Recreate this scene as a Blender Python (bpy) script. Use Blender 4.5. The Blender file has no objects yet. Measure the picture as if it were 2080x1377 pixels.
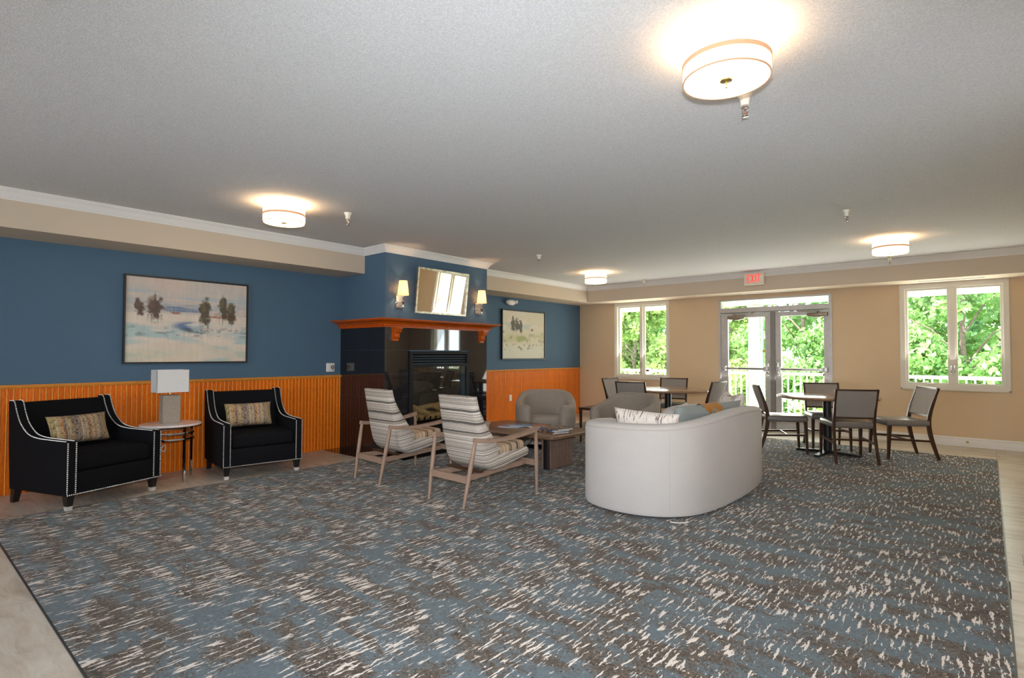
import bpy, bmesh, math, random
import numpy as np
from mathutils import Vector, Matrix, noise as mnoise
random.seed(7); np.random.seed(7)
PI = math.pi
scene = bpy.context.scene
col = scene.collection

# ------------------------------------------------------------------ camera
CX, CH = 6.7669, 1.30
YAW, PITCH, ROLL = 0.7132, 0.0263, 0.0024
def camera():
    F = Vector((-math.sin(YAW)*math.cos(PITCH), math.cos(YAW)*math.cos(PITCH), math.sin(PITCH)))
    R = Vector((math.cos(YAW), math.sin(YAW), 0)); U = R.cross(F)
    R2 = math.cos(ROLL)*R + math.sin(ROLL)*U; U2 = -math.sin(ROLL)*R + math.cos(ROLL)*U
    cd = bpy.data.cameras.new('camera'); cam = bpy.data.objects.new('camera', cd); col.objects.link(cam)
    m = Matrix((R2, U2, -F)).transposed().to_4x4(); m.translation = (CX, 0, CH)
    cam.matrix_world = m
    cd.sensor_width = 36; cd.lens = 36*1117.26/2080; cd.clip_start = .05; cd.clip_end = 300
    scene.camera = cam
camera()

# ------------------------------------------------------------------ world, lights, exposure
w = bpy.data.worlds.new('world'); scene.world = w; w.use_nodes = True
bg = w.node_tree.nodes['Background']; bg.inputs[0].default_value = (.84, .92, 1, 1); bg.inputs[1].default_value = 6.5
def light(name, kind, loc, power, color=(1, 1, 1), direction=None, **kw):
    d = bpy.data.lights.new(name, kind); d.energy = power; d.color = color
    for k, v in kw.items(): setattr(d, k, v)
    o = bpy.data.objects.new(name, d); col.objects.link(o); o.location = loc
    if direction is not None: o.rotation_euler = Vector(direction).to_track_quat('-Z', 'Y').to_euler()
    return o
light('sun', 'SUN', (0, 0, 20), 16.0, (1, .96, .88), (.25, .5, -.8), angle=.02)
# the photographer's flash and the daylight at the windows and glass doors
light('camera_flash', 'SPOT', (CX+.02, -.02, CH+.16), 330, (.86, .93, 1), (-.64, .768, -.10), shadow_soft_size=.035, spot_size=math.radians(116), spot_blend=1.0)
for nm, x, z, sx, sz, pw_ in (('window_daylight', 1.48, 1.57, 1.05, 1.4, 16), ('window_daylight', 6.38, 1.57, 1.05, 1.4, 16), ('door_daylight', 3.95, 1.2, 1.8, 2.1, 34)):
    p_ = light(nm, 'AREA', (x, 10.32, z), pw_, (1, .97, .90), (0, -1, .65), shape='RECTANGLE', size=sx, size_y=sz)
scene.view_settings.view_transform = 'Standard'; scene.view_settings.look = 'None'
scene.view_settings.exposure = 0.87; scene.view_settings.gamma = 1.0; scene.view_settings.use_curve_mapping = False
cy = scene.cycles
cy.use_denoising = True; cy.max_bounces = 10; cy.diffuse_bounces = 5; cy.glossy_bounces = 4; cy.transparent_max_bounces = 16
cy.sample_clamp_indirect = 6; cy.caustics_reflective = False; cy.caustics_refractive = False

# ------------------------------------------------------------------ materials
MATS = {}
class NT:
    def __init__(s, name):
        s.m = bpy.data.materials.new(name); s.m.use_nodes = True; s.t = s.m.node_tree
        s.b = s.t.nodes['Principled BSDF']; s.out = s.t.nodes['Material Output']; MATS[name] = s.m
    def n(s, kind, ins=None, **props):
        nd = s.t.nodes.new('ShaderNode'+kind)
        for k, v in props.items(): setattr(nd, k, v)
        for k, v in (ins or {}).items(): s.set(nd.inputs[k], v)
        return nd
    def set(s, sock, v):
        if isinstance(v, bpy.types.NodeSocket): s.t.links.new(v, sock)
        elif isinstance(v, (tuple, list)) and sock.type == 'RGBA' and len(v) == 3: sock.default_value = (*v, 1)
        else: sock.default_value = v
    def p(s, **kw):
        for k, v in kw.items(): s.set(s.b.inputs[k.replace('_', ' ')], v)
        return s
    def obj(s): return s.n('TexCoord').outputs['Object']
    def pos(s): return s.n('NewGeometry').outputs['Position']
    def rnd(s): return s.n('ObjectInfo').outputs['Random']
    def map(s, v, scale=(1, 1, 1), loc=(0, 0, 0), rot=(0, 0, 0)):
        return s.n('Mapping', {'Vector': v, 'Scale': scale, 'Location': loc, 'Rotation': rot}).outputs[0]
    def noise(s, v, scale=5, detail=2, rough=.5, dist=0):
        return s.n('TexNoise', {'Vector': v, 'Scale': scale, 'Detail': detail, 'Roughness': rough, 'Distortion': dist}).outputs[0]
    def math(s, op, a, b=0., c=0., clamp=False):
        nd = s.n('Math', operation=op, use_clamp=clamp)
        s.set(nd.inputs[0], a); s.set(nd.inputs[1], b); s.set(nd.inputs[2], c); return nd.outputs[0]
    def ramp(s, f, stops, interp='LINEAR'):
        nd = s.n('ValToRGB', {'Fac': f}); cr = nd.color_ramp; cr.interpolation = interp
        while len(cr.elements) < len(stops): cr.elements.new(.5)
        for e, (p_, c) in zip(cr.elements, stops):
            e.position = p_; e.color = (c, c, c, 1) if isinstance(c, (int, float)) else (*c, 1)
        return nd.outputs[0]
    def mix(s, f, a, b, blend='MIX'):
        nd = s.n('MixRGB', {'Fac': f, 'Color1': a, 'Color2': b}, blend_type=blend); return nd.outputs[0]
    def bump(s, h, strength=.2, dist=.01):
        s.set(s.b.inputs['Normal'], s.n('Bump', {'Height': h, 'Strength': strength, 'Distance': dist}).outputs[0]); return s
    def sep(s, v): return s.n('SeparateXYZ', {'Vector': v}).outputs
def plain(name, c, rough=.5, metal=0., var=.06, vs=14, bump=0., bs=180, spec=.5):
    t = NT(name); v = t.obj(); f = t.noise(v, vs, 3)
    c2 = tuple(min(1, x*(1+var)) for x in c); c1 = tuple(x*(1-var) for x in c)
    t.p(Base_Color=t.ramp(f, [(.3, c1), (.7, c2)]), Roughness=rough, Metallic=metal, Specular_IOR_Level=spec)
    if bump: t.bump(t.noise(v, bs, 2), bump, .002)
    return t.m
def wood(name, c, axis=(14, 2.2, 14), rough=.4, var=.3, rnd=False):
    t = NT(name); v = t.obj()
    if rnd: v = t.n('VectorMath', {0: v, 1: t.rnd()}, operation='ADD').outputs[0]
    f = t.noise(t.map(v, axis), 5, 5, .6, 1.2)
    t.p(Base_Color=t.ramp(f, [(.25, tuple(x*(1-var) for x in c)), (.55, c), (.8, tuple(min(1, x*(1+var*.6)) for x in c))]), Roughness=rough, Specular_IOR_Level=.3)
    t.bump(f, .05, .002); return t.m
def fabric(name, c, scale=420, var=.22, rough=.95, c2=None, big=.06):
    t = NT(name); v = t.obj(); f = t.noise(v, scale, 2, .7); g = t.noise(v, 6, 2)
    cc = c2 or tuple(x*(1-var) for x in c)
    base = t.ramp(f, [(.35, cc), (.6, c)])
    base = t.mix(1, base, t.ramp(g, [(.3, 1-big), (.7, 1.)]), 'MULTIPLY')
    t.p(Base_Color=base, Roughness=rough, Specular_IOR_Level=.15, Sheen_Weight=.15, Sheen_Roughness=.5).bump(f, .25, .003)
    return t.m
def metal(name, c, rough=.2):
    t = NT(name); t.p(Base_Color=c, Metallic=1., Roughness=t.ramp(t.noise(t.obj(), 30, 2), [(.3, rough*.8), (.7, rough*1.3)])); return t.m
def glow(name, c, strength, base=(.9, .85, .78), rough=.6):
    t = NT(name); f = t.noise(t.obj(), 20, 2)
    t.p(Base_Color=base, Roughness=rough, Emission_Color=c, Emission_Strength=t.math('MULTIPLY', t.ramp(f, [(.3, .92), (.7, 1.)]), strength)); return t.m

# walls, ceiling
def paint(name, c, bs=260, bump=.06, rough=.75):
    t = NT(name); v = t.pos(); f = t.noise(v, 3, 3)
    t.p(Base_Color=t.ramp(f, [(.3, tuple(x*.97 for x in c)), (.7, c)]), Roughness=rough, Specular_IOR_Level=.25).bump(t.noise(v, bs, 2), bump, .003); return t.m
paint('blue_paint', (.082, .145, .215))
paint('beige_paint', (.70, .53, .345))
paint('soffit_paint', (.63, .52, .40))
paint('white_trim', (.80, .775, .74), rough=.45)
paint('window_trim', (.74, .69, .60), rough=.4)
t = NT('ceiling_texture'); v = t.pos(); f = t.noise(v, 170, 3, .65)
t.p(Base_Color=t.ramp(t.noise(v, 130, 2, .6), [(.35, (.60, .60, .60)), (.65, (.74, .735, .73))]), Roughness=.9, Specular_IOR_Level=.1).bump(t.ramp(f, [(.42, 0.), (.62, 1.)]), .3, .004)
# vinyl plank floor
t = NT('vinyl_plank'); v = t.pos(); r = t.rnd()
vv = t.n('VectorMath', {0: t.map(v, (1.3, 5, 1)), 1: t.n('CombineXYZ', {'X': t.math('MULTIPLY', r, 37.), 'Y': t.math('MULTIPLY', r, 91.)}).outputs[0]}, operation='ADD').outputs[0]
f = t.noise(vv, 2.2, 7, .62, .9); g = t.noise(vv, 9, 5, .7, 2.5)
c = t.ramp(f, [(.28, (.36, .29, .22)), (.46, (.52, .455, .375)), (.62, (.60, .545, .47)), (.8, (.65, .60, .53))])
c = t.mix(t.math('MULTIPLY', t.ramp(g, [(.30, 1.), (.42, 0.)]), .35), c, (.30, .22, .15))
c = t.mix(1, c, t.ramp(r, [(0, .93), (1, 1.03)]), 'MULTIPLY')
t.p(Base_Color=c, Roughness=.34, Specular_IOR_Level=.4)
plain('floor_joint', (.16, .13, .10), .7)
# carpet
t = NT('carpet_weave'); v = t.pos(); r = t.rnd()
off = t.n('CombineXYZ', {'X': t.math('MULTIPLY', r, 57.), 'Y': t.math('MULTIPLY', r, 131.)}).outputs[0]
vt = t.n('VectorMath', {0: v, 1: off}, operation='ADD').outputs[0]
patch = t.noise(t.map(vt, (1.5, 3.4, 1)), 1.6, 3, .55, .4)              # brown fields, cut at the tile edges
speck = t.noise(v, 88, 3, .8)
blue = t.ramp(t.noise(v, 60, 3, .7), [(.3, (.078, .100, .112)), (.7, (.122, .156, .176))])
brown = t.ramp(t.noise(v, 85, 3, .8), [(.30, (.022, .017, .013)), (.5, (.080, .060, .043)), (.62, (.150, .110, .076)), (.74, (.32, .20, .105))])
fb = t.math('ADD', t.math('MULTIPLY', t.math('SUBTRACT', patch, .47), 5.0), t.math('MULTIPLY', t.math('SUBTRACT', speck, .5), 3.6))
c = t.mix(t.ramp(fb, [(.03, 0.), (.16, 1.)]), blue, brown)
fd = t.math('ADD', t.math('MULTIPLY', t.math('SUBTRACT', patch, .62), 4.), t.math('MULTIPLY', t.math('SUBTRACT', t.noise(v, 70, 3, .7), .5), 2.))
c = t.mix(t.ramp(fd, [(.0, 0.), (.25, .8)]), c, (.030, .024, .021))
vs_ = t.n('VectorMath', {0: v, 1: t.n('CombineXYZ', {'X': t.math('MULTIPLY', t.math('SUBTRACT', t.noise(v, 26, 2, .6), .5), .02)}).outputs[0]}, operation='ADD').outputs[0]
st = t.noise(t.map(vs_, (62, 7.5, 1)), 1, 3, .55)
st2 = t.noise(t.map(vs_, (48, 24, 1), (5, 3, 0)), 1, 3, .6)
big = t.noise(t.map(v, (1.2, 1.6, 1), (9, 4, 0)), 1.6, 2)
th = t.math('ADD', t.math('MULTIPLY', t.math('SUBTRACT', big, .5), .14), t.math('MULTIPLY', t.math('SUBTRACT', patch, .5), .16))
m1 = t.ramp(t.math('ADD', st, th), [(.578, 0.), (.60, 1.)])
m2 = t.ramp(t.math('ADD', st2, th), [(.650, 0.), (.672, 1.)])
mm = t.math('MAXIMUM', m1, m2)
c = t.mix(mm, c, t.ramp(t.noise(v, 160, 2), [(.3, (.56, .49, .43)), (.7, (.74, .67, .61))]))
t.p(Base_Color=c, Roughness=.95, Specular_IOR_Level=.12, Sheen_Weight=.1).bump(t.math('ADD', t.noise(v, 420, 2), t.math('MULTIPLY', mm, .5)), .3, .004)
# woods
t = NT('oak_beadboard'); v = t.obj(); r = t.rnd()
vv = t.n('VectorMath', {0: t.map(v, (30, 30, 4)), 1: t.n('CombineXYZ', {'X': t.math('MULTIPLY', r, 70.), 'Z': t.math('MULTIPLY', r, 33.)}).outputs[0]}, operation='ADD').outputs[0]
f = t.noise(vv, 4, 4, .65, .6)
c = t.ramp(f, [(.25, (.50, .085, .001)), (.5, (.76, .150, .001)), (.75, (.86, .215, .004))])
t.p(Base_Color=t.mix(1, c, t.ramp(r, [(0, .86), (1, 1.05)]), 'MULTIPLY'), Roughness=.42, Specular_IOR_Level=.22)
wood('oak_bead', (.86, .33, .06), (18, 18, 3), .35)  # paler copy of the slat oak: light caught on the bead, put into colour
wood('oak_cap', (.72, .27, .04), (18, 3, 18), .35)
wood('cherry', (.52, .085, .001), (14, 3, 14), .3)
wood('ash_wood', (.33, .215, .155), (26, 5, 5), .42, .25)
wood('walnut_slat', (.25, .155, .115), (22, 22, 3), .5, .35)
wood('walnut_top', (.20, .115, .07), (3, 22, 22), .3, .3)
wood('dark_chair_wood', (.060, .026, .013), (20, 20, 4), .28, .35)
wood('laminate_top', (.30, .17, .11), (3, 20, 20), .16, .25)
wood('log_wood', (.50, .34, .15), (14, 14, 3), .9, .5)
# stone
t = NT('black_granite'); v = t.pos(); sp = t.noise(v, 420, 2, .7)
t.p(Base_Color=t.ramp(sp, [(.55, (.010, .010, .012)), (.78, (.045, .047, .055))]), Roughness=.035, Specular_IOR_Level=.62, Coat_Weight=.3, Coat_Roughness=.02)
plain('grout', (.012, .011, .011), .8)
plain('black_metal', (.010, .010, .011), .55, 0, .15, spec=.2)
plain('table_iron', (.010, .010, .012), .4, 0, .15)
plain('firebrick', (.06, .05, .042), .9, 0, .3, 18)
t = NT('marble_top'); v = t.obj(); f = t.noise(v, 7, 5, .6, 2); t.p(Base_Color=t.ramp(f, [(.35, (.72, .66, .64)), (.6, (.82, .78, .76))]), Roughness=.12)
metal('chrome', (.82, .80, .80), .07); metal('aluminium', (.60, .575, .56), .45); metal('nickel', (.70, .66, .60), .22); metal('bronze_box', (.30, .24, .18), .5)
plain('door_alu', (.52, .49, .47), .42, .25); plain('door_alu_dark', (.23, .21, .19), .45, .3)
t = NT('mirror_silver'); t.p(Base_Color=(.93, .93, .90), Metallic=1., Roughness=t.ramp(t.noise(t.obj(), 8, 2), [(.4, .004), (.6, .008)]))
t = NT('antique_frame'); f = t.noise(t.obj(), 22, 4, .7); t.p(Base_Color=t.ramp(f, [(.35, (.28, .24, .19)), (.6, (.62, .57, .48))]), Metallic=.85, Roughness=.3)
# glass
t = NT('window_glass'); g = t.n('BsdfGlossy', {'Color': (1, 1, 1, 1), 'Roughness': 0.0}); tr = t.n('BsdfTransparent', {'Color': (.96, .985, .97, 1)})
fr = t.n('Fresnel', {'IOR': t.math('MULTIPLY_ADD', t.n('NewGeometry').outputs['Backfacing'], 1/1.45-1.45, 1.45)}); mx = t.n('MixShader', {0: t.math('MULTIPLY', fr.outputs[0], t.ramp(t.noise(t.obj(), 3, 1), [(0, .8), (1, .9)])), 1: tr.outputs[0], 2: g.outputs[0]})
t.t.links.new(mx.outputs[0], t.out.inputs[0])
t = NT('fire_glass'); g = t.n('BsdfGlossy', {'Color': (1, 1, 1, 1), 'Roughness': .01}); tr = t.n('BsdfTransparent', {'Color': (.90, .89, .86, 1)})
fr = t.n('Fresnel', {'IOR': t.math('MULTIPLY_ADD', t.n('NewGeometry').outputs['Backfacing'], 1/1.55-1.55, 1.55)}); mx = t.n('MixShader', {0: t.math('MULTIPLY', fr.outputs[0], t.ramp(t.noise(t.obj(), 3, 1), [(0, .9), (1, 1.)])), 1: tr.outputs[0], 2: g.outputs[0]})
t.t.links.new(mx.outputs[0], t.out.inputs[0])
# upholstery
fabric('sofa_boucle', (.56, .52, .49), 380, .12, c2=(.48, .44, .41), big=.03)
plain('seam_thread', (.42, .36, .32), .9)
fabric('tub_tweed', (.42, .35, .29), 260, .4, c2=(.22, .185, .155))
t = NT('black_velvet'); f = t.noise(t.obj(), 300, 2, .7); t.p(Base_Color=t.ramp(f, [(.35, (.004, .004, .005)), (.65, (.0085, .0085, .0105))]), Roughness=.9, Specular_IOR_Level=.12)
plain('stud_silver', (.72, .69, .64), .3, .35)
plain('leg_black', (.012, .009, .008), .3)
fabric('dining_tweed', (.37, .33, .30), 330, .4, c2=(.23, .20, .18))
t = NT('dining_vinyl'); v = t.obj(); f = t.noise(v, 60, 3); t.p(Base_Color=t.ramp(f, [(.3, (.17, .15, .135)), (.7, (.225, .20, .18))]), Roughness=.3).bump(f, .08, .002)
def striped(name, axis):
    t = NT(name); v = t.obj(); s = t.sep(v); wob = t.math('MULTIPLY', t.math('SUBTRACT', t.noise(v, 9, 2), .5), .012)
    if axis == 'shell':
        k = t.math('MULTIPLY', t.math('MAXIMUM', t.math('SUBTRACT', s[1], .12), 0.), -.16)
        q = t.math('ADD', t.math('ADD', s[2], k), wob)
    else: q = t.math('ADD', s[1], wob)
    nd = t.n('TexNoise', {'W': t.math('MULTIPLY', q, 1.), 'Scale': 21., 'Detail': 2.6, 'Roughness': .6}, noise_dimensions='1D').outputs[0]
    cr = [(.0, (.10, .085, .07)), (.36, (.14, .12, .10)), (.385, (.58, .52, .46)), (.44, (.66, .59, .52)), (.46, (.30, .245, .20)), (.51, (.36, .30, .245)), (.53, (.68, .61, .54)), (.585, (.62, .55, .48)), (.60, (.25, .205, .165)), (.645, (.34, .28, .23)), (.66, (.66, .59, .52)), (.72, (.50, .43, .37))]
    if axis != 'shell': cr = [(p_, (min(1, c_[0]*1.06), c_[1]*.88, c_[2]*.70)) for p_, c_ in cr]
    c = t.ramp(nd, cr)
    wv = t.noise(t.map(v, (110, 110, 260)), 1, 2, .8)
    c = t.mix(1, c, t.ramp(wv, [(.3, .72), (.6, 1.08)]), 'MULTIPLY')
    t.p(Base_Color=c, Roughness=.95, Specular_IOR_Level=.15).bump(wv, .3, .004); return t.m
striped('stripe_shell', 'shell'); striped('stripe_seat', 'seat')
t = NT('streak_print'); v = t.obj(); wv = t.math('MULTIPLY', t.math('SUBTRACT', t.noise(v, 14, 2), .5), .03)
vv = t.n('VectorMath', {0: v, 1: t.n('CombineXYZ', {'X': wv}).outputs[0]}, operation='ADD').outputs[0]
f = t.noise(t.map(vv, (85, 11, 1)), 1, 3, .6); g = t.noise(t.map(vv, (50, 9, 1), (3, 7, 0)), 1, 2)
c = t.mix(t.ramp(f, [(.58, 0.), (.62, 1.)]), (.74, .66, .59), t.ramp(t.noise(v, 12, 2), [(.4, (.03, .03, .04)), (.55, (.16, .085, .05)), (.65, (.05, .045, .05))]))
c = t.mix(t.ramp(g, [(.62, 0.), (.68, .6)]), c, (.40, .30, .24))
t.p(Base_Color=c, Roughness=.95)
fabric('sage_fabric', (.33, .355, .335), 420, .15, c2=(.27, .295, .28)); fabric('mustard_band', (.52, .215, .03), 300, .2)
t = NT('knit_print'); v = t.obj(); s = t.sep(v)
vx = t.math('ADD', s[0], t.math('MULTIPLY', t.math('SUBTRACT', t.noise(v, 10, 2), .5), .012))
q = t.math('FLOOR', t.math('MULTIPLY', vx, 58.)); wn = t.n('TexWhiteNoise', {'W': t.math('ADD', q, 3.5)}, noise_dimensions='1D').outputs[0]
dots = t.n('TexVoronoi', {'Vector': t.map(v, (90, 120, 1)), 'Scale': 1.}).outputs['Color']
c1 = t.ramp(wn, [(0, (.24, .165, .09)), (.2, (.28, .20, .045)), (.38, (.075, .055, .06)), (.5, (.42, .30, .19)), (.66, (.45, .15, .02)), (.74, (.44, .34, .23)), (.86, (.11, .085, .085))], 'CONSTANT')
c2 = t.ramp(t.sep(dots)[0], [(0, (.50, .38, .26)), (.4, (.34, .25, .14)), (.68, (.035, .03, .035)), (.84, (.56, .46, .35))], 'CONSTANT')
fr_ = t.math('FRACT', t.math('MULTIPLY', vx, 58.))
c = t.mix(t.math('MULTIPLY', t.ramp(fr_, [(.72, 1.), (.80, 0.)]), .55), c1, c2)
t.p(Base_Color=c, Roughness=.95).bump(t.noise(t.map(v, (90, 120, 1)), 1, 2), .4, .004)
# misc
glow('lamp_diffuser', (1, .76, .48), 14.0); glow('lamp_shade_lit', (1, .72, .42), 2.2); glow('lamp_band', (1, .45, .2), .16, (.50, .30, .18))
glow('exit_red', (1, .05, .04), .8, (.8, .05, .04))
t = NT('sconce_shade'); f = t.noise(t.obj(), 60, 2); tl = t.n('BsdfTranslucent', {'Color': t.ramp(f, [(.3, (.95, .66, .40)), (.7, (1, .72, .45))])}); em = t.n('Emission', {'Color': (1, .66, .36, 1), 'Strength': .42}); ad = t.n('AddShader', {0: tl.outputs[0], 1: em.outputs[0]}); t.t.links.new(ad.outputs[0], t.out.inputs[0])
plain('white_shade', (.66, .655, .65), .8, 0, .01); plain('taupe_leather', (.30, .255, .205), .5, 0, .1, 60)
plain('white_plastic', (.80, .77, .72), .35); plain('ivory_plastic', (.78, .72, .62), .4); plain('exit_body', (.78, .70, .57), .4)
plain('dark_plastic', (.03, .03, .032), .4); plain('yellow_sticker', (.75, .55, .02), .5); plain('brass_knob', (.35, .26, .10), .35, .8)
plain('page_white', (.80, .80, .80), .6); plain('cover_brown', (.25, .14, .09), .25, 0, .7, 22); plain('cover_blue', (.10, .20, .36), .25, 0, .7, 25); plain('cover_red', (.42, .14, .09), .25, 0, .8, 28)
plain('frame_black', (.018, .015, .014), .4)
plain('picture_backing', (.1, .09, .08), .8)
t = NT('print_canvas'); at = t.n('Attribute', attribute_name='print'); t.p(Base_Color=at.outputs['Color'], Roughness=.6).bump(t.noise(t.obj(), 300, 2), .1, .002)
plain('porch_white', (.86, .84, .80), .6); plain('rail_paint', (.88, .80, .72), .6); plain('concrete', (.62, .60, .56), .9, 0, .1, 6)
plain('pole_grey', (.10, .12, .15), .5); plain('bark', (.13, .095, .07), .95, 0, .4, 10); plain('grass', (.26, .36, .16), .95, 0, .3, 5)
def leaf(name, c):
    t = NT(name); f = t.noise(t.pos(), 1.3, 3); cc = t.ramp(f, [(.3, tuple(x*.75 for x in c)), (.7, tuple(min(1, x*1.3) for x in c))])
    d = t.n('BsdfDiffuse', {'Color': cc}); tl = t.n('BsdfTranslucent', {'Color': t.mix(1, cc, (1.0, 1., .6), 'MULTIPLY')})
    mx = t.n('MixShader', {0: .45, 1: d.outputs[0], 2: tl.outputs[0]}); t.t.links.new(mx.outputs[0], t.out.inputs[0])
leaf('leaf_green', (.20, .34, .13)); leaf('leaf_light', (.30, .40, .16)); leaf('leaf_deep', (.15, .28, .15))
M = MATS

# ------------------------------------------------------------------ geometry helpers
def V(*a): return Vector(a)
def loft(bm, rings, cap=True, closed=False):
    vr = [[bm.verts.new(p) for p in r] for r in rings]; n = len(vr[0]); m = len(vr)
    for i in range(m if closed else m-1):
        a, b = vr[i], vr[(i+1) % m]
        for j in range(n):
            k = (j+1) % n
            bm.faces.new((a[j], a[k], b[k], b[j]))
    if cap and not closed:
        bm.faces.new(vr[0][::-1]); bm.faces.new(vr[-1])
    return vr
def rect(c, ax, ay, hx, hy):
    c, ax, ay = Vector(c), Vector(ax), Vector(ay)
    return [c-ax*hx-ay*hy, c+ax*hx-ay*hy, c+ax*hx+ay*hy, c-ax*hx+ay*hy]
def circ(c, ax, ay, r, n, ry=None):
    c, ax, ay = Vector(c), Vector(ax), Vector(ay); ry = r if ry is None else ry
    return [c+ax*r*math.cos(2*PI*i/n)+ay*ry*math.sin(2*PI*i/n) for i in range(n)]
def frame(d):
    d = Vector(d).normalized(); a = Vector((0, 0, 1)) if abs(d.z) < .9 else Vector((1, 0, 0))
    x = a.cross(d).normalized(); return x, d.cross(x)
def cyl(bm, p0, p1, r0, r1=None, n=16):
    r1 = r0 if r1 is None else r1; x, y = frame(Vector(p1)-Vector(p0))
    loft(bm, [circ(p0, x, y, r0, n), circ(p1, x, y, r1, n)])
def tube(bm, pts, r, n=8, closed=False):
    pts = [Vector(p) for p in pts]; m = len(pts); rs = r if isinstance(r, (list, tuple)) else [r]*m
    rings = []; x = None
    for i in range(m):
        d = (pts[(i+1) % m]-pts[i-1]) if closed else (pts[min(i+1, m-1)]-pts[max(i-1, 0)])
        d.normalize()
        if x is None: x, y = frame(d)
        x = (x-d*x.dot(d)).normalized(); y = d.cross(x)
        rings.append(circ(pts[i], x, y, rs[i], n))
    loft(bm, rings, closed=closed)
def bar(bm, pts, hw, hh, up=(0, 0, 1)):
    """square-section swept bar; hw/hh may be lists"""
    pts = [Vector(p) for p in pts]; m = len(pts); up = Vector(up); rings = []
    for i in range(m):
        d = (pts[min(i+1, m-1)]-pts[max(i-1, 0)]).normalized()
        x = d.cross(up)
        x = x.normalized() if x.length > 1e-4 else Vector((1, 0, 0)); y = x.cross(d).normalized()
        a = hw[i] if isinstance(hw, (list, tuple)) else hw; b = hh[i] if isinstance(hh, (list, tuple)) else hh
        rings.append(rect(pts[i], x, y, a, b))
    loft(bm, rings)
def lathe(bm, c, prof, n=24, rx=1., ry=1.):
    c = Vector(c); rings = [[c+Vector((r*rx*math.cos(2*PI*i/n), r*ry*math.sin(2*PI*i/n), z)) for i in range(n)] for r, z in prof]
    loft(bm, rings)
def box(bm, lo, hi, bev=0., seg=2, mat=None):
    lo, hi = Vector(lo), Vector(hi); c = (lo+hi)/2; s = hi-lo
    tb = bmesh.new(); bmesh.ops.create_cube(tb, size=1); bmesh.ops.scale(tb, vec=s, verts=tb.verts); bmesh.ops.translate(tb, vec=c, verts=tb.verts)
    if bev > 0: bmesh.ops.bevel(tb, geom=tb.edges[:], offset=min(bev, min(s)*.49), segments=seg, profile=.5, affect='EDGES')
    if mat is not None: bmesh.ops.transform(tb, matrix=mat, verts=tb.verts)
    me = bpy.data.meshes.new('tmp'); tb.to_mesh(me); tb.free(); bm.from_mesh(me); bpy.data.meshes.remove(me)
def prism(bm, poly, z0, z1, bev=0., seg=2):
    tb = bmesh.new(); a = [tb.verts.new((x, y, z0)) for x, y in poly]; f = tb.faces.new(a)
    r = bmesh.ops.extrude_face_region(tb, geom=[f]); bmesh.ops.translate(tb, vec=(0, 0, z1-z0), verts=[e for e in r['geom'] if isinstance(e, bmesh.types.BMVert)])
    bmesh.ops.recalc_face_normals(tb, faces=tb.faces[:])
    if bev: bmesh.ops.bevel(tb, geom=[e for e in tb.edges if abs(e.verts[0].co.z-e.verts[1].co.z) < 1e-6], offset=bev, segments=seg, profile=.5, affect='EDGES')
    me = bpy.data.meshes.new('tmp'); tb.to_mesh(me); tb.free(); bm.from_mesh(me); bpy.data.meshes.remove(me)
def rrect(x0, y0, x1, y1, r, n=6):
    out = []
    for cx, cy_, a in ((x1-r, y1-r, 0), (x0+r, y1-r, 90), (x0+r, y0+r, 180), (x1-r, y0+r, 270)):
        for i in range(n+1):
            t_ = math.radians(a+90*i/n); out.append((cx+r*math.cos(t_), cy_+r*math.sin(t_)))
    return out
def mesh(name, bm, smooth=True, angle=38):
    bmesh.ops.recalc_face_normals(bm, faces=bm.faces[:])
    me = bpy.data.meshes.new(name); bm.to_mesh(me); bm.free()
    if smooth:
        me.polygons.foreach_set('use_smooth', [True]*len(me.polygons)); me.set_sharp_from_angle(angle=math.radians(angle))
    return me
def obj(name, bm, m=None, parent=None, smooth=True, angle=38, kind=None, label=None):
    me = bm if isinstance(bm, bpy.types.Mesh) else mesh(name, bm, smooth, angle)
    o = bpy.data.objects.new(name, me); col.objects.link(o)
    if m is not None and not me.materials: me.materials.append(M[m] if isinstance(m, str) else m)
    if parent is not None: o.parent = parent
    if kind: o['kind'] = kind
    if label: o['label'] = label
    return o
def B(): return bmesh.new()
def tag(o, label=None, cat=None, group=None, kind=None):
    if label: o['label'] = label
    if cat: o['category'] = cat
    if group: o['group'] = group
    if kind: o['kind'] = kind
    return o
def thing(name, label, cat, loc=(0, 0, 0), rz=0., group=None):
    o = bpy.data.objects.new(name, None); o.empty_display_size = .1; col.objects.link(o); o.location = loc; o.rotation_euler = (0, 0, rz)
    return tag(o, label, cat, group)
def struct(name, bm=None, m=None, **k):
    if bm is None:
        o = bpy.data.objects.new(name, None); col.objects.link(o)
    else: o = obj(name, bm, m, **k)
    o['kind'] = 'structure'; return o
KIDS = {}
def children_of(o): return [c for c in bpy.data.objects if c.parent == o]
def copy_tree(o, parent=None):
    c = o.copy(); col.objects.link(c)
    if parent is not None: c.parent = parent
    for ch in children_of(o): copy_tree(ch, c)
    return c
def dup(o, label, loc, rz=0.):
    c = copy_tree(o); c.location = loc; c.rotation_euler = (0, 0, rz); c['label'] = label; return c
def facing(fx, fy): return math.atan2(-fx, fy)          # local +y turned to (fx, fy)
def catmull(pts, n=6):
    pts = [Vector(p) for p in pts]; out = []
    for i in range(len(pts)-1):
        p0, p1, p2, p3 = pts[max(i-1, 0)], pts[i], pts[i+1], pts[min(i+2, len(pts)-1)]
        for k in range(n):
            t_ = k/n; out.append(.5*((2*p1)+(p2-p0)*t_+(2*p0-5*p1+4*p2-p3)*t_*t_+(3*p1-p0-3*p2+p3)*t_**3))
    out.append(pts[-1]); return out
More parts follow.
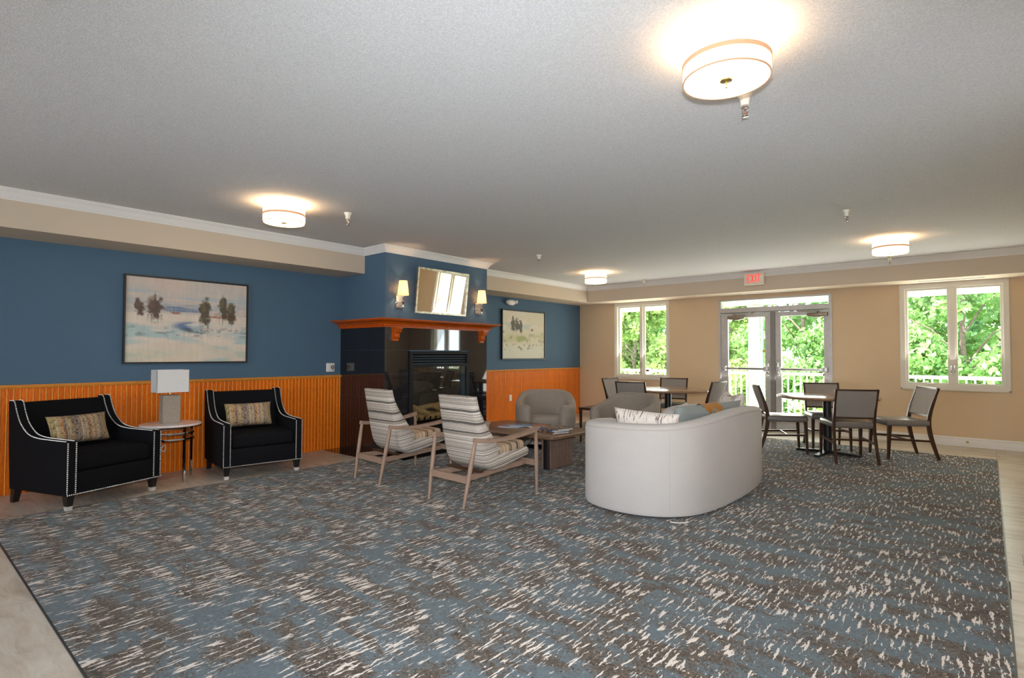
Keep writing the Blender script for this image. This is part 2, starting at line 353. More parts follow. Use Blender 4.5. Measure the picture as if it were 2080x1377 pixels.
def sweep_moulding(bm, path, prof):
    """profile (offset to the right of travel, z) along a 2-D polyline with mitred corners"""
    P = [Vector((x, y)) for x, y in path]; n = len(P); rings = []
    dirs = [(P[i+1]-P[i]).normalized() for i in range(n-1)]; right = [Vector((d.y, -d.x)) for d in dirs]
    for i in range(n):
        if i == 0: mv = right[0]
        elif i == n-1: mv = right[-1]
        else:
            mv = right[i-1]+right[i]; mv = mv/mv.dot(right[i])
        rings.append([Vector((P[i].x+mv.x*o, P[i].y+mv.y*o, z)) for o, z in prof])
    loft(bm, rings)
def holed(bm, us, vs, holes, t0, t1, f):
    """slab with rectangular holes: us, vs grid lines; holes (u0,v0,u1,v1); f(u,v,t) -> point"""
    us = sorted(set(us+[h[i] for h in holes for i in (0, 2)])); vs = sorted(set(vs+[h[i] for h in holes for i in (1, 3)]))
    nu, nv = len(us)-1, len(vs)-1
    def solid(i, j):
        if i < 0 or j < 0 or i >= nu or j >= nv: return False
        u, v = (us[i]+us[i+1])/2, (vs[j]+vs[j+1])/2
        return not any(h[0] < u < h[2] and h[1] < v < h[3] for h in holes)
    vt = {}
    def vert(i, j, k):
        if (i, j, k) not in vt: vt[i, j, k] = bm.verts.new(f(us[i], vs[j], t1 if k else t0))
        return vt[i, j, k]
    for i in range(nu):
        for j in range(nv):
            if not solid(i, j): continue
            bm.faces.new([vert(i, j, 0), vert(i+1, j, 0), vert(i+1, j+1, 0), vert(i, j+1, 0)])
            bm.faces.new([vert(i, j, 1), vert(i, j+1, 1), vert(i+1, j+1, 1), vert(i+1, j, 1)])
            for di, dj, a, b in ((-1, 0, (i, j), (i, j+1)), (1, 0, (i+1, j), (i+1, j+1)), (0, -1, (i, j), (i+1, j)), (0, 1, (i, j+1), (i+1, j+1))):
                if not solid(i+di, j+dj): bm.faces.new([vert(*a, 0), vert(*b, 0), vert(*b, 1), vert(*a, 1)])
def pillow_mesh(name, w_, h_, t_, m, n=18, pinch=.06, chop=0.):
    bm = B(); g = {}
    for s in (1, -1):
        for i in range(n+1):
            for j in range(n+1):
                u, v = 2*i/n-1, 2*j/n-1
                edge = i in (0, n) or j in (0, n)
                if s == -1 and edge: g[s, i, j] = g[1, i, j]; continue
                k = (max(0, 1-u**4)*max(0, 1-v**4))**.55
                x = u*w_/2*(1-pinch*(1-v*v)); y = v*h_/2*(1-pinch*(1-u*u))
                if chop: y -= chop*math.exp(-(u/.35)**2)*max(0, v)**2
                wr = .006*mnoise.noise(Vector((x*9, y*9, s*3)))*k
                g[s, i, j] = bm.verts.new((x, y, s*(t_/2*k+wr)))
        for i in range(n):
            for j in range(n):
                q = [g[s, i, j], g[s, i+1, j], g[s, i+1, j+1], g[s, i, j+1]]
                bm.faces.new(q if s == 1 else q[::-1])
    me = mesh(name, bm, True, 180); me.materials.append(M[m]); return me
def place_pillow(o, c, right, up):
    r = Vector(right).normalized(); u = Vector(up); u = (u-r*u.dot(r)).normalized(); n_ = r.cross(u)
    m = Matrix((r, u, n_)).transposed().to_4x4(); m.translation = c; o.matrix_world = m; return o

# ------------------------------------------------------------------ room dimensions
HC, HS, SD, D, BD, WT = 2.674, 2.349, .56, 10.10, .546, 1.0
Y0, XR = -3.5, 7.9
CF, YA, YB = 1.008, 4.2, 6.068        # chimney breast face and sides

# floor
b = B(); box(b, (-.2, Y0-.2, -.12), (XR+.2, D+.25, -.006)); floor = struct('floor', b, 'floor_joint', smooth=False)
planks = []
def plank_rows(x0, x1, y0, y1, pw=.305, pl=1.22):
    ny = int(math.ceil((y1-y0)/pw-1e-6)); 
    for j in range(ny):
        ya, yb = y0+j*pw, min(y0+(j+1)*pw, y1); x = x0-((j*.47) % 1.)*pl
        while x < x1-1e-6:
            xa, xb = max(x, x0), min(x+pl, x1)
            if xb-xa > .02 and yb-ya > .02:
                bb = B(); box(bb, (xa+.0008, ya+.0008, -.006), (xb-.0008, yb-.0008, 0), .0012, 1)
                obj('plank', bb, 'vinyl_plank', floor, smooth=False)
            x += pl
plank_rows(0, .97, -1.2, D); plank_rows(.97, 6.83, -1.2, .58); plank_rows(6.83, XR, -1.2, D); plank_rows(.97, 6.83, 9.05, D)
# carpet
carpet = thing('carpet', 'large blue and brown carpet with cream streaks inset in the pale floor', 'carpet', (.97, .58, 0))
TX, TY = 5.86/6, 8.47/29
bb = B(); box(bb, (0, 0, -.005), (TX, TY, .006)); tile_me = mesh('carpet_tile', bb, False); tile_me.materials.append(M['carpet_weave'])
bb = B(); box(bb, (0, 0, -.005), (TX/2, TY, .006)); half_me = mesh('carpet_tile', bb, False); half_me.materials.append(M['carpet_weave'])
for j in range(29):
    x = 0
    while x < 5.86-1e-3:
        half = (j % 2) and (x < 1e-3 or x > 5.86-TX+1e-3)
        o = obj('carpet_tile', half_me if half else tile_me, None, carpet); o.location = (x, j*TY, 0)
        x += TX/2 if half else TX
bb = B(); box(bb, (-.008, -.008, -.005), (5.868, 0, .0065)); box(bb, (-.008, 0, -.005), (0, 8.47, .0065)); box(bb, (5.86, 0, -.005), (5.868, 8.47, .0065)); box(bb, (-.008, 8.47, -.005), (5.868, 8.478, .0065))
obj('edge_strip', bb, 'dark_plastic', carpet, smooth=False)

# ceiling and walls
b = B(); box(b, (-.2, Y0-.2, HC), (XR+.2, D+.25, HC+.2)); struct('ceiling', b, 'ceiling_texture', smooth=False)
b = B(); box(b, (-.2, Y0-.2, -.02), (0, D+.2, HC)); struct('wall_left', b, 'blue_paint', smooth=False)
b = B()
WIN = ((.87, 2.087), (5.768, 7.0)); WZ0, WZ1 = .783, 2.343; DX0, DX1, DZ = 3.04, 4.87, 2.285
holed(b, [-.2, XR+.2], [-.02, HC], [(WIN[0][0]+.045, WZ0+.045, WIN[0][1]-.045, WZ1-.045), (WIN[1][0]+.045, WZ0+.045, WIN[1][1]-.045, WZ1-.045), (DX0, -.01, DX1, DZ)], D, D+.22, lambda u, v, t_: (u, t_, v))
struct('wall_back', b, 'beige_paint', smooth=False)
b = B(); holed(b, [Y0-.2, D+.2], [-.02, HC], [(8.25, -.01, 9.2, 2.05), (3.1, .8, 3.7, 1.8)], XR, XR+.2, lambda u, v, t_: (t_, u, v)); struct('wall_right', b, 'beige_paint', smooth=False)
b = B(); holed(b, [-.2, XR+.2], [-.02, HC], [(2.3, .3, 4.5, 2.5)], Y0-.2, Y0, lambda u, v, t_: (u, t_, v)); struct('wall_near', b, 'beige_paint', smooth=False)
b = B(); holed(b, [2.22, 4.58], [.22, 2.58], [(2.36, .36, 3.36, 2.44), (3.44, .36, 4.44, 2.44)], Y0-.21, Y0+.015, lambda u, v, t_: (u, t_, v)); struct('window_3', b, 'white_trim', smooth=False)  # unseen window, added behind the camera to let in fill light
b = B(); holed(b, [3.02, 3.78], [.72, 1.88], [(3.12, .82, 3.68, 1.78)], XR-.015, XR+.21, lambda u, v, t_: (t_, u, v)); struct('window_4', b, 'white_trim', smooth=False)  # small unseen window, added to bring fill light from the right
# right wall door (seen in the mirror)
b = B(); holed(b, [8.17, 9.28], [0, 2.13], [(8.25, -.1, 9.2, 2.05)], XR-.015, XR+.02, lambda u, v, t_: (t_, u, v)); d2 = struct('door_2', b, 'white_trim', smooth=False)
b = B(); box(b, (XR+.03, 8.255, .005), (XR+.075, 9.195, 2.045)); lf = obj('door_leaf', b, 'white_trim', d2, smooth=False)
for z0, z1 in ((.25, .95), (1.1, 1.85)):
    for y0 in (8.37, 8.79):
        bb = B(); box(bb, (XR+.022, y0, z0), (XR+.032, y0+.3, z1), .004, 1); obj('door_panel', bb, 'white_trim', lf, smooth=False)
bb = B(); cyl(bb, (XR+.03, 8.33, 1.0), (XR-.03, 8.33, 1.0), .02, .02, 12); cyl(bb, (XR-.03, 8.32, 1.0), (XR-.03, 8.45, 1.0), .011, .009, 10); obj('door_handle', bb, 'dark_plastic', d2)
# soffits
b = B(); box(b, (0, Y0, HS), (SD, YA, HC)); struct('trim_1', b, 'soffit_paint', smooth=False)
b = B(); box(b, (0, YB, HS), (SD, D, HC)); struct('trim_2', b, 'soffit_paint', smooth=False)
b = B(); box(b, (SD, D-BD, HS), (XR, D, HC)); struct('trim_3', b, 'soffit_paint', smooth=False)
# crown moulding
cp = [(0, HC-.092), (.008, HC-.092), (.009, HC-.080), (.016, HC-.076), (.018, HC-.066), (.023, HC-.063), (.034, HC-.042), (.050, HC-.026), (.058, HC-.020), (.060, HC-.011), (.068, HC-.009), (.068, HC), (0, HC)]
b = B(); sweep_moulding(b, [(SD, Y0), (SD, YA), (CF, YA), (CF, YB), (SD, YB), (SD, D-BD), (XR, D-BD)], cp); struct('trim_4', b, 'white_trim', angle=25)
# baseboards
bp = [(0, 0), (.014, 0), (.014, .085), (.010, .095), (.012, .112), (.006, .128), (0, .130)]
for x0, x1 in ((.02, DX0-.01), (DX1+.01, XR)):
    b = B(); sweep_moulding(b, [(x0, D), (x1, D)], bp); struct('baseboard_back', b, 'white_trim', angle=25)
b = B(); sweep_moulding(b, [(XR, D-.02), (XR, 9.29)], bp); struct('baseboard_right', b, 'white_trim', angle=25)
b = B(); cyl(b, (6.53, D-.014, .07), (6.53, D-.05, .07), .012, .016, 10); tag(obj('door_stop', b, 'brass_knob'), 'tiny brass door stop on the white baseboard under the right window', 'door stop')

# wainscot: reeded slats under a cap rail
SW = .046
sb = B(); prof = [(0, 0), (.0005, .0005), (.0035, .0022), (.0040, .006), (.0040, .030), (.0032, .0328), (.0015, .0335), (.004, .0345), (.0075, .0368), (.0085, .0395), (.0075, .0422), (.004, .0445), (.0005, .0455), (0, .0459)]
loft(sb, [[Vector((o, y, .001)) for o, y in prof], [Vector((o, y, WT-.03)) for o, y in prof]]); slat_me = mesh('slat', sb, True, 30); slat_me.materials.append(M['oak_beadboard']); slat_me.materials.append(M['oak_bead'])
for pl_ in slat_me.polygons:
    if pl_.center.y > .034 and pl_.normal.x > .05: pl_.material_index = 1  # bright line along the ridge comes from this paler colour
for name, y0, y1 in (('trim_5', -.70, YA), ('trim_6', YB, D-.002)):
    b = B(); box(b, (0, y0, .001), (.004, y1, WT-.03)); tr = struct(name, b, 'oak_cap', smooth=False)
    n = int((y1-y0)/SW)
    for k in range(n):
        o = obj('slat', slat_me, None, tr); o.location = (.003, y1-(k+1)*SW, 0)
    bb = B(); sweep_moulding(bb, [(0, y0), (0, y1)], [(0, WT-.034), (.020, WT-.034), (.026, WT-.026), (.030, WT-.014), (.030, WT), (0, WT)]); obj('cap_rail', bb, 'oak_cap', tr, angle=25)

# chimney breast
b = B(); FY0, FY1, FZ0, FZ1 = 4.585, 5.68, .06, 1.33
holed(b, [YA+.008, YB-.008], [0, HC], [(FY0+.03, FZ0+.20, FY1-.03, FZ1-.19)], CF-.10, CF-.008, lambda u, v, t_: (t_, u, v))
box(b, (0, YA+.008, 0), (CF-.1, YA+.1, HC)); box(b, (0, YB-.1, 0), (CF-.1, YB-.008, HC)); chim = struct('wall_chimney', b, 'blue_paint', smooth=False)
bb = B(); box(bb, (CF-.009, YA, 1.64), (CF, YB, HC)); box(bb, (0, YA, 1.64), (CF-.009, YA+.009, HC)); box(bb, (0, YB-.009, 1.64), (CF-.009, YB, HC)); obj('painted_face', bb, 'blue_paint', chim, smooth=False)
bb = B(); box(bb, (CF-.009, YA+.008, 0), (CF-.004, YB-.008, 1.64)) if False else None
TZ = [.0, .12, .425, .73, 1.035, 1.34, 1.64]
def gtile(lo, hi):
    q = B(); box(q, lo, hi); obj('granite_tile', q, 'black_granite', chim, smooth=False)
ysplit = [YA, 4.585, 4.859, 5.133, 5.407, 5.68, YB]
for k in range(6):
    z0, z1 = TZ[k]+.0008, TZ[k+1]-.0008
    for a, c_ in zip(ysplit[:-1], ysplit[1:]):
        if k < 5 and a >= 4.58 and c_ <= 5.69: continue
        gtile((CF-.008, a+.0008, z0), (CF, c_-.0008, z1))
    for a, c_ in zip((0, .34, .67), (.34, .67, CF-.0085)):
        gtile((a+.0008, YA, z0), (c_-.0008, YA+.008, z1)); gtile((a+.0008, YB-.008, z0), (c_-.0008, YB, z1))
# hearth slab let into the floor
b = B(); box(b, (.016, 3.95, -.004), (.96, YA, .004), .001, 1); hs = struct('trim_7', b, 'black_granite', smooth=False)
bb = B(); box(bb, (CF, YA-.0, -.004), (1.42, YB, .0085), .001, 1); obj('hearth_slab', bb, 'black_granite', hs, smooth=False)
# fireplace insert
fp = thing('fireplace', 'black gas fireplace insert with glass front and logs in granite surround', 'fireplace', (CF-.03, (FY0+FY1)/2, 0))
def L(x, y, z): return (x-CF+.03, y-(FY0+FY1)/2, z)
b = B()
holed(b, [FY0+.002, FY1-.002], [FZ0, FZ1-.002], [(FY0+.06, FZ0+.27, FY1-.06, FZ1-.215), (FY0+.05, FZ0+.04, FY1-.05, FZ0+.21), (FY0+.05, FZ1-.175, FY1-.05, FZ1-.04)], CF-.005, CF+.022, lambda u, v, t_: L(t_, u, v)); obj('surround_frame', b, 'black_metal', fp, smooth=False)
for z0, n in ((FZ0+.05, 5), (FZ1-.168, 4)):
    for k in range(n):
        q = B(); zz = z0+k*.034; loft(q, [[Vector(L(x, y, z)) for x, z in ((CF-.004, zz+.020), (CF+.012, zz), (CF+.012, zz+.006), (CF-.004, zz+.027))] for y in (FY0+.045, FY1-.045)]); obj('louver', q, 'black_metal', fp, smooth=False)
b = B(); box(b, L(CF+.002, FY0+.055, FZ0+.265), L(CF+.005, FY1-.055, FZ1-.21)); obj('glass_pane', b, 'fire_glass', fp, smooth=False)
b = B(); x0, x1, y0, y1, z0, z1 = .48, CF-.01, FY0+.04, FY1-.04, FZ0+.22, FZ1-.2
for lo, hi in (((x0, y0, z0), (x1, y1, z0+.02)), ((x0, y0, z1-.02), (x1, y1, z1)), ((x0, y0, z0), (x0+.02, y1, z1)), ((x0, y0, z0), (x1-.12, y0+.02, z1)), ((x0, y1-.02, z0), (x1-.12, y1, z1))): box(b, L(*lo), L(*hi))
obj('firebox', b, 'firebrick', fp, smooth=False)
b = B()
for k in range(9):
    y = FY0+.15+k*.1; bar(b, [L(.62, y, .36), L(.9, y, .36), L(.93, y, .43)], .008, .008)
bar(b, [L(.75, FY0+.12, .345), L(.75, FY1-.12, .345)], .01, .01); obj('log_grate', b, 'black_metal', fp)
for a, c_, r in (((.82, 4.72, .42), (.88, 5.25, .43), .05), ((.68, 5.02, .43), (.74, 5.56, .42), .055), ((.80, 4.70, .60), (.90, 5.02, .46), .042), ((.76, 5.16, .56), (.84, 5.52, .45), .042), ((.74, 4.82, .52), (.78, 5.38, .57), .04)):
    q = B(); pts = [Vector(L(*a)).lerp(Vector(L(*c_)), i/6)+Vector((random.uniform(-.008, .008), 0, random.uniform(-.008, .008))) for i in range(7)]
    tube(q, pts, [r*random.uniform(.88, 1.08) for _ in pts], 10); obj('log', q, 'log_wood', fp)
# mantel shelf
mt = thing('mantel_shelf', 'cherry red wooden mantel shelf with crown moulding above fireplace', 'mantel', (CF, 5.134, 1.632))
MZ = 1.632
def ML(pts): return [(x-CF, y-5.134) for x, y in pts]
mp = [(.002, 0), (.022, 0), (.022, .018), (.040, .020), (.040, .040), (.052, .044), (.062, .058), (.085, .072), (.118, .080), (.135, .081), (.135, .086), (.150, .088), (.158, .096), (.158, .106), (.002, .106)]
b = B(); sweep_moulding(b, ML([(.002, YA), (CF, YA), (CF, YB), (.035, YB)]), mp); obj('moulding', b, 'cherry', mt, angle=25)
b = B(); y = YA-.02
while y < YB+.02: box(b, (.040, y-5.134, .022), (.047, y-5.134+.016, .038)); y += .032
x = .03
while x < CF+.03: box(b, (x-CF, YA-.047-5.134, .022), (x-CF+.016, YA-.040-5.134, .038)); x += .032
obj('dentil_row', b, 'cherry', mt, smooth=False, kind='stuff')
cb = [(0, 0), (.115, 0), (.115, -.022), (.100, -.028), (.105, -.055), (.085, -.075), (.060, -.080), (.060, -.100), (.066, -.120), (.050, -.140), (.040, -.150), (.040, -.172), (0, -.172)]
for y in (4.345, 5.925):
    q = B(); loft(q, [[Vector((px+.001, y-5.134-hw, pz-.001)) for px, pz in cb] for hw in (.04, -.04)]); box(q, (0, y-5.134-.048, -.02), (.125, y-5.134+.048, 0.0)); obj('corbel', q, 'cherry', mt, angle=30)

# ------------------------------------------------------------------ windows on the back wall
def window(name, x0, x1, cranks):
    b = B(); holed(b, [x0, x1], [WZ0, WZ1], [(x0+.06, WZ0+.06, x1-.06, WZ1-.06)], D-.018, D+.0, lambda u, v, t_: (u, t_, v)); box(b, (x0+.004, D-.028, WZ0+.004), (x0+.022, D-.016, WZ1-.004)); box(b, (x1-.022, D-.028, WZ0+.004), (x1-.004, D-.016, WZ1-.004)); box(b, (x0+.004, D-.028, WZ0+.004), (x1-.004, D-.016, WZ0+.022))
    w_ = struct(name, b, 'window_trim', smooth=False); mid = (x0+x1)/2
    q = B(); holed(q, [x0+.048, x1-.048], [WZ0+.048, WZ1-.048], [(x0+.068, WZ0+.075, mid-.03, WZ1-.068), (mid+.03, WZ0+.075, x1-.068, WZ1-.068)], D-.004, D+.12, lambda u, v, t_: (u, t_, v)); obj('window_frame', q, 'window_trim', w_, smooth=False)
    for a, c_, side in ((x0+.069, mid-.031, 1), (mid+.031, x1-.069, -1)):
        q = B(); holed(q, [a, c_], [WZ0+.076, WZ1-.069], [(a+.026, WZ0+.104, c_-.026, WZ1-.095)], D+.045, D+.09, lambda u, v, t_: (u, t_, v)); s = obj('sash', q, 'window_trim', w_, smooth=False)
        q = B(); box(q, (a+.02, D+.064, WZ0+.098), (c_-.02, D+.070, WZ1-.09)); obj('pane', q, 'window_glass', s, smooth=False)
        q = B(); cx = (a+c_)/2+.03*side; box(q, (cx-.045, D+.020, WZ0+.076), (cx+.045, D+.05, WZ0+.096), .006, 2); bar(q, [(cx, D+.025, WZ0+.094), (cx-.02, D+.018, WZ0+.108), (cx-.05, D+.018, WZ0+.104)], .005, .004); lathe(q, (cx-.052, D+.018, WZ0+.100), [(.002, -.004), (.009, 0), (.009, .010), (.002, .014)], 10); obj('crank_handle', q, 'white_plastic', w_)
        q = B(); lx = c_+.012 if side == 1 else a-.012; box(q, (lx-.005, D-.010, 1.02), (lx+.005, D-.004, 1.13), .002, 1); bar(q, [(lx, D-.012, 1.03), (lx, D-.022, 1.07), (lx, D-.020, 1.14)], .004, .003, (1, 0, 0)); obj('sash_lock', q, 'nickel', w_)
window('window_1', *WIN[0], True); window('window_2', *WIN[1], True)

# ------------------------------------------------------------------ entrance doors
dr = struct('door_1'); dr.location = (0, 0, 0)
b = B(); holed(b, [DX0, DX1], [0, DZ], [(DX0+.035, -.1, DX1-.035, 2.045), (DX0+.045, 2.125, DX1-.045, DZ-.03)], D-.012, D+.16, lambda u, v, t_: (u, t_, v)); obj('door_frame', b, 'door_alu', dr, smooth=False)
b = B(); box(b, (DX0+.036, D-.002, 2.028), (DX1-.036, D+.02, 2.044)); obj('frame_stop', b, 'door_alu_dark', dr, smooth=False)
b = B(); box(b, (3.928, D-.008, .005), (4.002, D+.09, 2.044), .004, 1); obj('mullion', b, 'door_alu_dark', dr, smooth=False)
b = B(); box(b, (DX0+.04, D+.07, 2.12), (DX1-.04, D+.078, DZ-.025)); obj('transom_pane', b, 'window_glass', dr, smooth=False)
b = B(); box(b, (DX0+.01, D-.02, 0), (DX1-.01, D+.14, .012), .004, 1); obj('threshold', b, 'aluminium', dr, smooth=False)
for a, c_, gl, gr, hx in ((3.078, 3.925, 3.200, 3.838, 3.88), (4.005, 4.832, 4.092, 4.745, 4.05)):
    q = B(); holed(q, [a, c_], [.014, 2.026], [(gl, .29, gr, 1.95)], D+.02, D+.065, lambda u, v, t_: (u, t_, v)); lf = obj('door_leaf', q, 'door_alu', dr, smooth=False)
    q = B(); box(q, (gl-.01, D+.038, .28), (gr+.01, D+.045, 1.96)); obj('pane', q, 'window_glass', lf, smooth=False)
    q = B(); box(q, (a+.03, D-.045, 1.022), (c_-.03, D-.012, 1.062), .006, 2)
    for xx in (a+.03, c_-.10): box(q, (xx, D-.05, 1.00), (xx+.07, D+.021, 1.085), .006, 2)
    pb = obj('push_bar', q, 'aluminium', lf)
    q = B(); xa, xb = ((gl+.20, c_-.10) if a < 3.5 else (gl, gl+.33)); box(q, (xa, D-.049, 1.026), (xb, D-.0445, 1.058)); obj('push_pad', q, 'door_alu_dark', lf, smooth=False)
    q = B(); box(q, (hx-.025, D+.012, .93), (hx+.025, D+.021, 1.19), .004, 1); tube(q, [(hx, D+.015, .97), (hx, D-.03, .975), (hx, D-.04, 1.05), (hx, D-.03, 1.145), (hx, D+.015, 1.15)], .011, 8); obj('pull_handle', q, 'nickel', lf)
    cx = 3.36 if a < 3.5 else 4.66
    q = B(); box(q, (cx-.15, D-.045, 1.925), (cx+.15, D+.019, 1.985), .008, 2); loft(q, [[Vector((cx+sx, D+yy, z)) for sx, z in ((-.13, 1.926), (.13, 1.926), (.03, 1.905), (-.03, 1.905))] for yy in (-.04, .015)]); obj('door_closer', q, 'bronze_box', lf)
    q = B(); s_ = -1 if a > 3.5 else 1; bar(q, [(cx, D-.02, 1.99), (cx-.05*s_, D-.06, 2.005), (cx+.05*s_+.20*s_, D-.05, 2.01), (cx+.30*s_, D-.006, 2.03)], .012, .005); obj('closer_arm', q, 'bronze_box', lf)
b = B(); box(b, (3.79, D+.034, 1.335), (3.836, D+.0385, 1.375)); obj('yellow_sticker', b, 'yellow_sticker', dr, smooth=False)

# exit sign
ex = thing('exit_sign', 'lit EXIT sign with red letters on the soffit above the glass doors', 'exit sign', (3.862, D-BD-.081, 2.546))
b = B(); box(b, (-.155, -.03, -.10), (.155, .03, .10), .01, 2); obj('housing', b, 'exit_body', ex)
b = B(); box(b, (-.05, .03, -.05), (.05, .0805, .03)); obj('mount', b, 'exit_body', ex, smooth=False)
def letter(polys, x):
    q = B()
    for p_ in polys: loft(q, [[Vector((x+u, -.0305-dy, -.062+v)) for u, v in p_] for dy in (0, .003)])
    obj('letter', q, 'exit_red', ex, smooth=False)
h, s = .13, .017
R_ = lambda a, b_, c_, d: [(a, b_), (c_, b_), (c_, d), (a, d)]
letter([R_(0, 0, s, h), R_(s, 0, .05, s), R_(s, h/2-s/2, .043, h/2+s/2), R_(s, h-s, .05, h)], -.105)
letter([[(0, 0), (s*1.1, 0), (.058, h), (.058-s*1.1, h)], [(.058-s*1.1, 0), (.058, 0), (s*1.1, h), (0, h)]], -.045)
letter([R_(0, 0, s, h)], .028)
letter([R_(.019, 0, .019+s, h-s), R_(0, h-s, .055, h)], .056)
# linear diffusers in the soffit underside
for i, (x0, x1, lb) in enumerate(((3.55, 4.35, 'slotted white air vent in the soffit above the glass doors'), (6.02, 6.75, 'slotted white air vent in the soffit above the right window'))):
    v_ = thing('air_vent', lb, 'air vent', ((x0+x1)/2, 9.84, HS), 0, None); hw = (x1-x0)/2
    b = B(); holed(b, [-hw, hw], [-.045, .045], [(-hw+.015, -.03, hw-.015, .03)], -.008, 0, lambda u, v, t_: (u, v, t_)); obj('vent_frame', b, 'white_trim', v_, smooth=False)
    b = B(); box(b, (-hw+.014, -.031, -.002), (hw-.014, .031, -.0005)); obj('vent_duct', b, 'dark_plastic', v_, smooth=False)
    for k in range(4):
        b = B(); box(b, (-hw+.014, -.025+k*.0145, -.006), (hw-.014, -.017+k*.0145, -.001)); obj('vent_blade', b, 'white_trim', v_, smooth=False)

# ------------------------------------------------------------------ ceiling lights and sprinklers
def ceiling_light():
    t_ = thing('ceiling_light', '', 'ceiling light', (0, 0, HC), 0, 'drum ceiling lights'); R0 = .182
    def shell(q, r0, r1, z0, z1, th=.003, n=48): lathe2(q, [(r0, z0), (r1, z1), (r1-th, z1), (r0-th, z0)], n)
    def lathe2(q, prof, n=48):
        rings = [[Vector((r*math.cos(2*PI*i/n), r*math.sin(2*PI*i/n), z)) for r, z in prof] for i in range(n)]; loft(q, rings, closed=True)
    q = B(); shell(q, R0, R0-.003, -.178, -.030); obj('drum_shade', q, 'lamp_shade_lit', t_)
    q = B(); lathe2(q, [(R0-.001, -.119), (R0-.001, -.100), (R0+.002, -.100), (R0+.002, -.119)]); obj('shade_band', q, 'lamp_band', t_)
    q = B(); lathe2(q, [(R0+.001, -.181), (R0+.001, -.176), (R0-.006, -.176), (R0-.006, -.181)]); obj('rim', q, 'lamp_band', t_)
    q = B(); lathe(q, (0, 0, 0), [(.002, -.176), (R0-.008, -.176), (R0-.008, -.172), (.002, -.172)], 48); obj('diffuser', q, 'lamp_diffuser', t_)
    q = B(); lathe(q, (0, 0, 0), [(.001, -.215), (.006, -.213), (.007, -.205), (.004, -.200), (.004, -.186), (.026, -.183), (.028, -.178), (.001, -.1765)], 20); obj('finial', q, 'brass_knob', t_)
    q = B(); lathe(q, (0, 0, 0), [(.001, -.172), (.006, -.172), (.006, -.02), (.065, -.018), (.068, -.001), (.001, -.0005)], 24); obj('canopy', q, 'nickel', t_)
    for s_ in (-1, 1):
        q = B(); lathe(q, (.075*s_, 0, -.085), [(.004, -.035), (.022, -.02), (.027, 0), (.02, .022), (.012, .035), (.012, .05)], 12); obj('bulb', q, 'lamp_diffuser', t_)
    return t_
cl = ceiling_light()
spots = (((5.92, 2.405), 'drum ceiling light nearest the camera, by the top edge'), ((1.885, 2.433), 'drum ceiling light above the two black armchairs'), ((1.775, 7.93), 'drum ceiling light near the far left corner of the soffit'), ((5.91, 7.84), 'drum ceiling light in front of the right window'))
for i, ((x, y), lb) in enumerate(spots):
    o = cl if i == 0 else copy_tree(cl); o.location = (x, y, HC); o['label'] = lb
    for s_ in (-1, 1): light('bulb_light', 'POINT', (x+.075*s_, y, HC-.060), 17, (1, .56, .27), shadow_soft_size=.028)
def sprinkler():
    t_ = thing('sprinkler', '', 'sprinkler', (0, 0, HC), 0, 'ceiling sprinklers')
    q = B(); lathe(q, (0, 0, 0), [(.001, -.062), (.022, -.062), (.023, -.040), (.027, -.022), (.038, -.004), (.038, -.0005), (.001, -.0005)], 20); obj('escutcheon', q, 'ivory_plastic', t_)
    q = B(); lathe(q, (0, 0, 0), [(.010, -.072), (.014, -.070), (.014, -.062), (.010, -.061)], 12); tube(q, [(-.011, 0, -.068), (-.015, 0, -.085), (-.006, 0, -.105), (0, 0, -.112)], .003, 6); tube(q, [(.011, 0, -.068), (.015, 0, -.085), (.006, 0, -.105), (0, 0, -.112)], .003, 6); lathe(q, (0, 0, 0), [(.003, -.120), (.016, -.118), (.016, -.115), (.004, -.112)], 12); obj('sprinkler_head', q, 'chrome', t_)
    q = B(); cyl(q, (0, 0, -.106), (0, 0, -.070), .0028, .0028, 8); obj('glass_bulb', q, 'exit_red' if False else 'cover_red', t_)
    return t_
sp = sprinkler()
for i, (x, y, lb) in enumerate(((5.815, 2.98, 'white ceiling sprinkler just beyond the nearest ceiling light'), (2.04, 3.0, 'white ceiling sprinkler above the fireplace side of the armchairs'), (2.06, 6.01, 'white ceiling sprinkler in front of the chimney breast, over the coffee table'), (5.77, 6.02, 'white ceiling sprinkler in mid ceiling, left of the right window light'), (1.957, 9.30, 'white ceiling sprinkler against the crown moulding above the left window'), (5.75, 9.24, 'white ceiling sprinkler behind the far right ceiling light'))):
    o = sp if i == 0 else copy_tree(sp); o.location = (x, y, HC); o['label'] = lb

# ------------------------------------------------------------------ wall pieces
def sconce():
    t_ = thing('wall_sconce', '', 'wall sconce', (0, 0, 0), 0, 'chrome wall sconces')
    q = B(); box(q, (0, -.055, -.10), (.014, .055, .06), .003, 1); obj('backplate', q, 'chrome', t_)
    q = B(); tube(q, [(.012, 0, -.03), (.09, 0, -.03)], .008, 10); lathe(q, (.09, 0, 0), [(.001, -.125), (.007, -.12), (.004, -.105), (.012, -.09), (.007, -.06), (.02, -.04), (.024, -.03), (.02, -.018), (.008, 0), (.008, .06), (.001, .061)], 14); obj('arm', q, 'chrome', t_)
    q = B(); n = 28; loft(q, [[Vector((.09+r*math.cos(2*PI*i/n), r*math.sin(2*PI*i/n), z)) for r, z in ((.073, .06), (.052, .245), (.0505, .245), (.0715, .06))] for i in range(n)], closed=True); obj('shade', q, 'sconce_shade', t_)
    return t_
sc = sconce()
for i, (y, lb) in enumerate(((4.414, 'lit chrome wall sconce left of the mirror above the mantel'), (5.865, 'lit chrome wall sconce right of the mirror above the mantel'))):
    o = sc if i == 0 else copy_tree(sc); o.location = (CF, y, 1.985); o['label'] = lb
    light('sconce_light', 'POINT', (CF+.09, y, 2.12), 2.4, (1, .62, .32), shadow_soft_size=.02)
